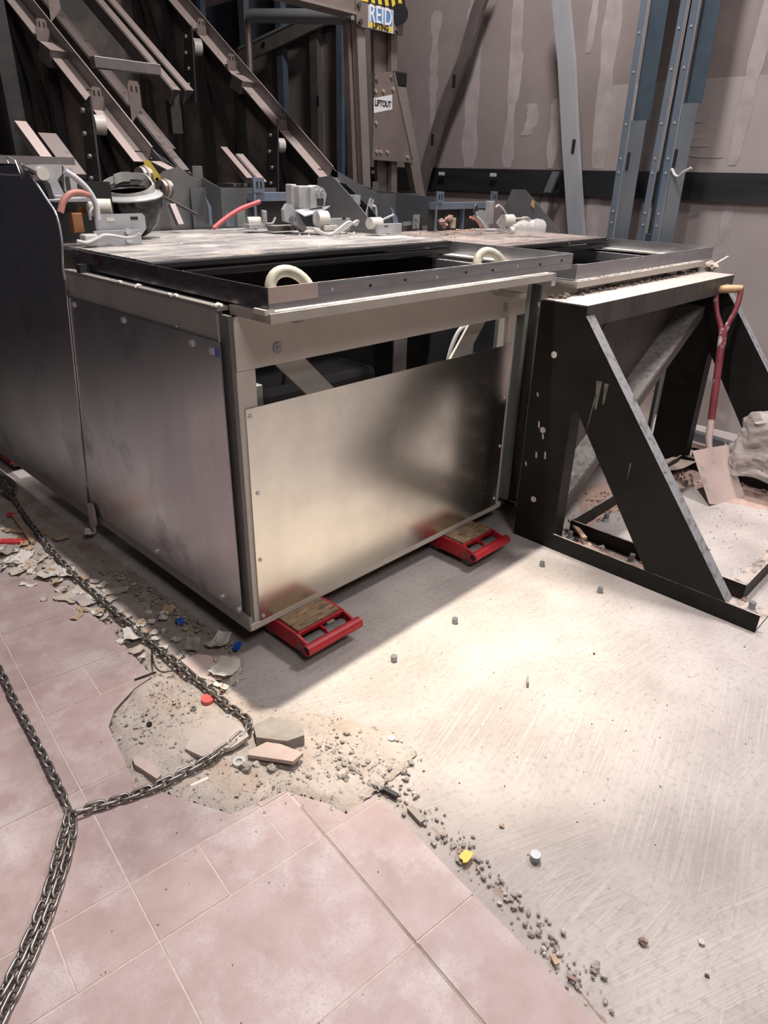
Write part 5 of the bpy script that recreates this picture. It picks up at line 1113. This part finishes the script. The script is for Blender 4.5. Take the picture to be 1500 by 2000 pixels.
obj('bent_wire', tube(newbm(), spline([fl(296, 1270, .03), fl(300, 1296, .045), fl(314, 1312, .03), fl(340, 1310, .026)], 6), .0028, 6), 'tyre_dark', None, 'thin dark bent wire where tile meets rubble left of chain', 'wire', smooth=True)
obj('bent_wire', tube(newbm(), spline([fl(262, 1328, .024), fl(292, 1317, .027), fl(305, 1313, .03)], 6), .0028, 6), 'tyre_dark', None, 'short dark wire lying along the broken tile edge', 'wire', smooth=True)
# ---- heap at the right: film-wrapped bundle, cardboard, timber
cb_ = V((2.70, -.70, 0)); wb = thing('wrapped_bundle', (cb_.x, cb_.y, 0), 'crumpled bundle in cloudy plastic film behind the shovel', 'bundle')
bm = newbm(); rws = []
for i in range(22):
    t = i / 21; row = []
    for k in range(40):
        a = k / 40 * 2 * math.pi; r = (.21 * (1 - .30 * t) + .03 * math.sin(a * 2 + 1)) * (1 if t < .97 else .6)
        p = V((cb_.x + .02 + math.cos(a) * r * .42, cb_.y - .05 + math.sin(a) * r, .13 + t * .30))
        p += V((math.cos(a), math.sin(a), 0)) * (.020 * noise.noise(V((math.cos(a) * 2, t * 7 + math.sin(a), 1))) + .014 * noise.noise(V((math.cos(a) * 2.5, t * 24 + math.sin(a) * 3, 4)))) + V((0, 0, .06 * noise.noise(V((math.cos(a) * 1.5, math.sin(a) * 1.5, 2)))))
        p.x = min(p.x, 2.826); row.append(bm.verts.new(p))
    rws.append(row)
for i in range(21):
    for k in range(40): bm.faces.new((rws[i][k], rws[i][(k + 1) % 40], rws[i + 1][(k + 1) % 40], rws[i + 1][k]))
bm.faces.new(rws[-1]); bmesh.ops.recalc_face_normals(bm, faces=bm.faces); obj('film_wrap', bm, 'film', wb, smooth=True)
obj('core', rock(newbm(), V((cb_.x + .02, cb_.y - .05, .2)), .15, 3, 2, 1.5), 'board_pale', wb)
sheet('cardboard', 1458, 925, .03, .20, .16, .4, .16, 'board_pale', 'torn cardboard curled under the wrapped bundle', 'cardboard', seed=3, pitch=.3)
sheet('cardboard', 1312, 908, .04, .30, .14, -.3, .05, 'board_pale', 'buckled cardboard strip left of the shovel blade', 'cardboard', seed=5)
sheet('cardboard', 1440, 892, .05, .16, .12, .8, .08, 'shard_tile', 'wrinkled grey brown paper right of the shovel blade', 'cardboard', seed=9)
sheet('cardboard', 1490, 898, .12, .10, .08, .8, .05, 'paper', 'white torn paper at the right picture edge', 'cardboard', seed=12)
batten((1345, 862), (1440, 888), .10, .03, 'shard_pink', 'pinkish board lying behind the shovel', 'board', z=.03)
batten((1350, 848), (1440, 876), .06, .05, 'zinc_stud', 'grey metal profile lying along the wall behind the shovel', 'metal_profile', z=.07)
obj('mineral_wool', rock(newbm(), at(1388, 520, 1, -.13), .12, 4, 2, .6), 'board_pale', None, 'tuft of torn insulation at the far end of the black beam', 'insulation')
obj('splinter', prism(newbm(), [at(1392, 520, 1, -.14), at(1400, 514, 1, -.14), at(1424, 500, 1, -.14)], (0, .01, 0)), 'paper', None, 'pale splinter sticking up at the far end of the black beam', 'splinter')
w0 = wx(1316, 328, 3.42)
obj('wire_twist', tube(newbm(), spline([wx(1312, 330, 3.5), wx(1318, 342, 3.48), wx(1326, 345, 3.46), wx(1333, 338, 3.45), wx(1350, 328, 3.44)], 5), .008, 6), 'cable_white', None, 'pale twisted tie wire on the stud pair', 'wire', smooth=True)

# ================================================================== CHAINS
def link_mesh():
    bm = newbm(); pts = []; L2, r = .0125, .0095
    for k in range(7): a = -math.pi / 2 + math.pi * k / 6; pts.append(V((L2 + math.cos(a) * r, math.sin(a) * r, 0)))
    for k in range(7): a = math.pi / 2 + math.pi * k / 6; pts.append(V((-L2 + math.cos(a) * r, math.sin(a) * r, 0)))
    tube(bm, pts, .0038, 6, True); return rawmesh('link', bm, 'chain_steel', True)
LINK = link_mesh(); PITCH = .0352
def chain(label, pts, z0, pitch=PITCH, grp='lifting chain'):
    P_ = [V((fl(*p, TILE_Z + .01).x, fl(*p, TILE_Z + .01).y, zz)) for p, zz in zip(pts, z0)]
    P_ = spline(P_, 14); c = thing('chain', P_[0], label, 'chain', grp)
    # resample
    acc = [0]
    for a, b_ in zip(P_, P_[1:]): acc.append(acc[-1] + (b_ - a).length)
    n = int(acc[-1] / pitch); j = 0
    def pos(s):
        s = max(0, min(s, acc[-1] - 1e-6)); k = 0
        lo, hi = 0, len(acc) - 1
        while hi - lo > 1:
            md = (lo + hi) // 2
            if acc[md] <= s: lo = md
            else: hi = md
        return P_[lo].lerp(P_[lo + 1], (s - acc[lo]) / max(acc[lo + 1] - acc[lo], 1e-9))
    for i in range(n):
        s = (i + .5) * pitch; p = pos(s); d = (pos(s + .012) - pos(s - .012)).normalized()
        y = V((0, 0, 1)).cross(d).normalized(); z = d.cross(y)
        a = (.55 if i % 2 else -.85) + rnd.uniform(-.2, .2)
        y2 = y * math.cos(a) + z * math.sin(a); z2 = d.cross(y2)
        inst('link', LINK, orient(d * 1.12, y2, z2, p), c)
    return c
ZT = TILE_Z + .011
chain('steel chain strand crossing the tiles at the left picture edge', [(-60, 1190), (0, 1312), (30, 1375), (70, 1450), (110, 1530), (138, 1588)], [ZT] * 6, pitch=.029)
chain('long steel chain running beside the escalator and bending back over the mortar', [(-30, 920), (8, 950), (60, 1025), (130, 1110), (210, 1185), (300, 1260), (370, 1318), (440, 1375), (484, 1412), (470, 1440), (400, 1490), (310, 1535), (230, 1563), (148, 1590)], [.03, .03, .032, .034, .035, .034, .033, .032, .035, .038, .036, .034, ZT, ZT + .008], pitch=.029)
chain('left strand of the doubled steel chain at the lower left', [(136, 1590), (118, 1650), (86, 1760), (40, 1870), (0, 1945), (-50, 2030)], [ZT + .004] + [ZT] * 5, pitch=.031)
chain('right strand of the doubled steel chain at the lower left', [(142, 1594), (138, 1650), (105, 1760), (62, 1870), (14, 1970), (-20, 2040)], [ZT + .004] + [ZT] * 5, pitch=.031)
chain('slack heap of steel chain at the left end of the escalator side', [(-20, 930), (20, 945), (30, 965), (8, 962), (25, 975)], [.045, .05, .045, .04, .035], pitch=.024)
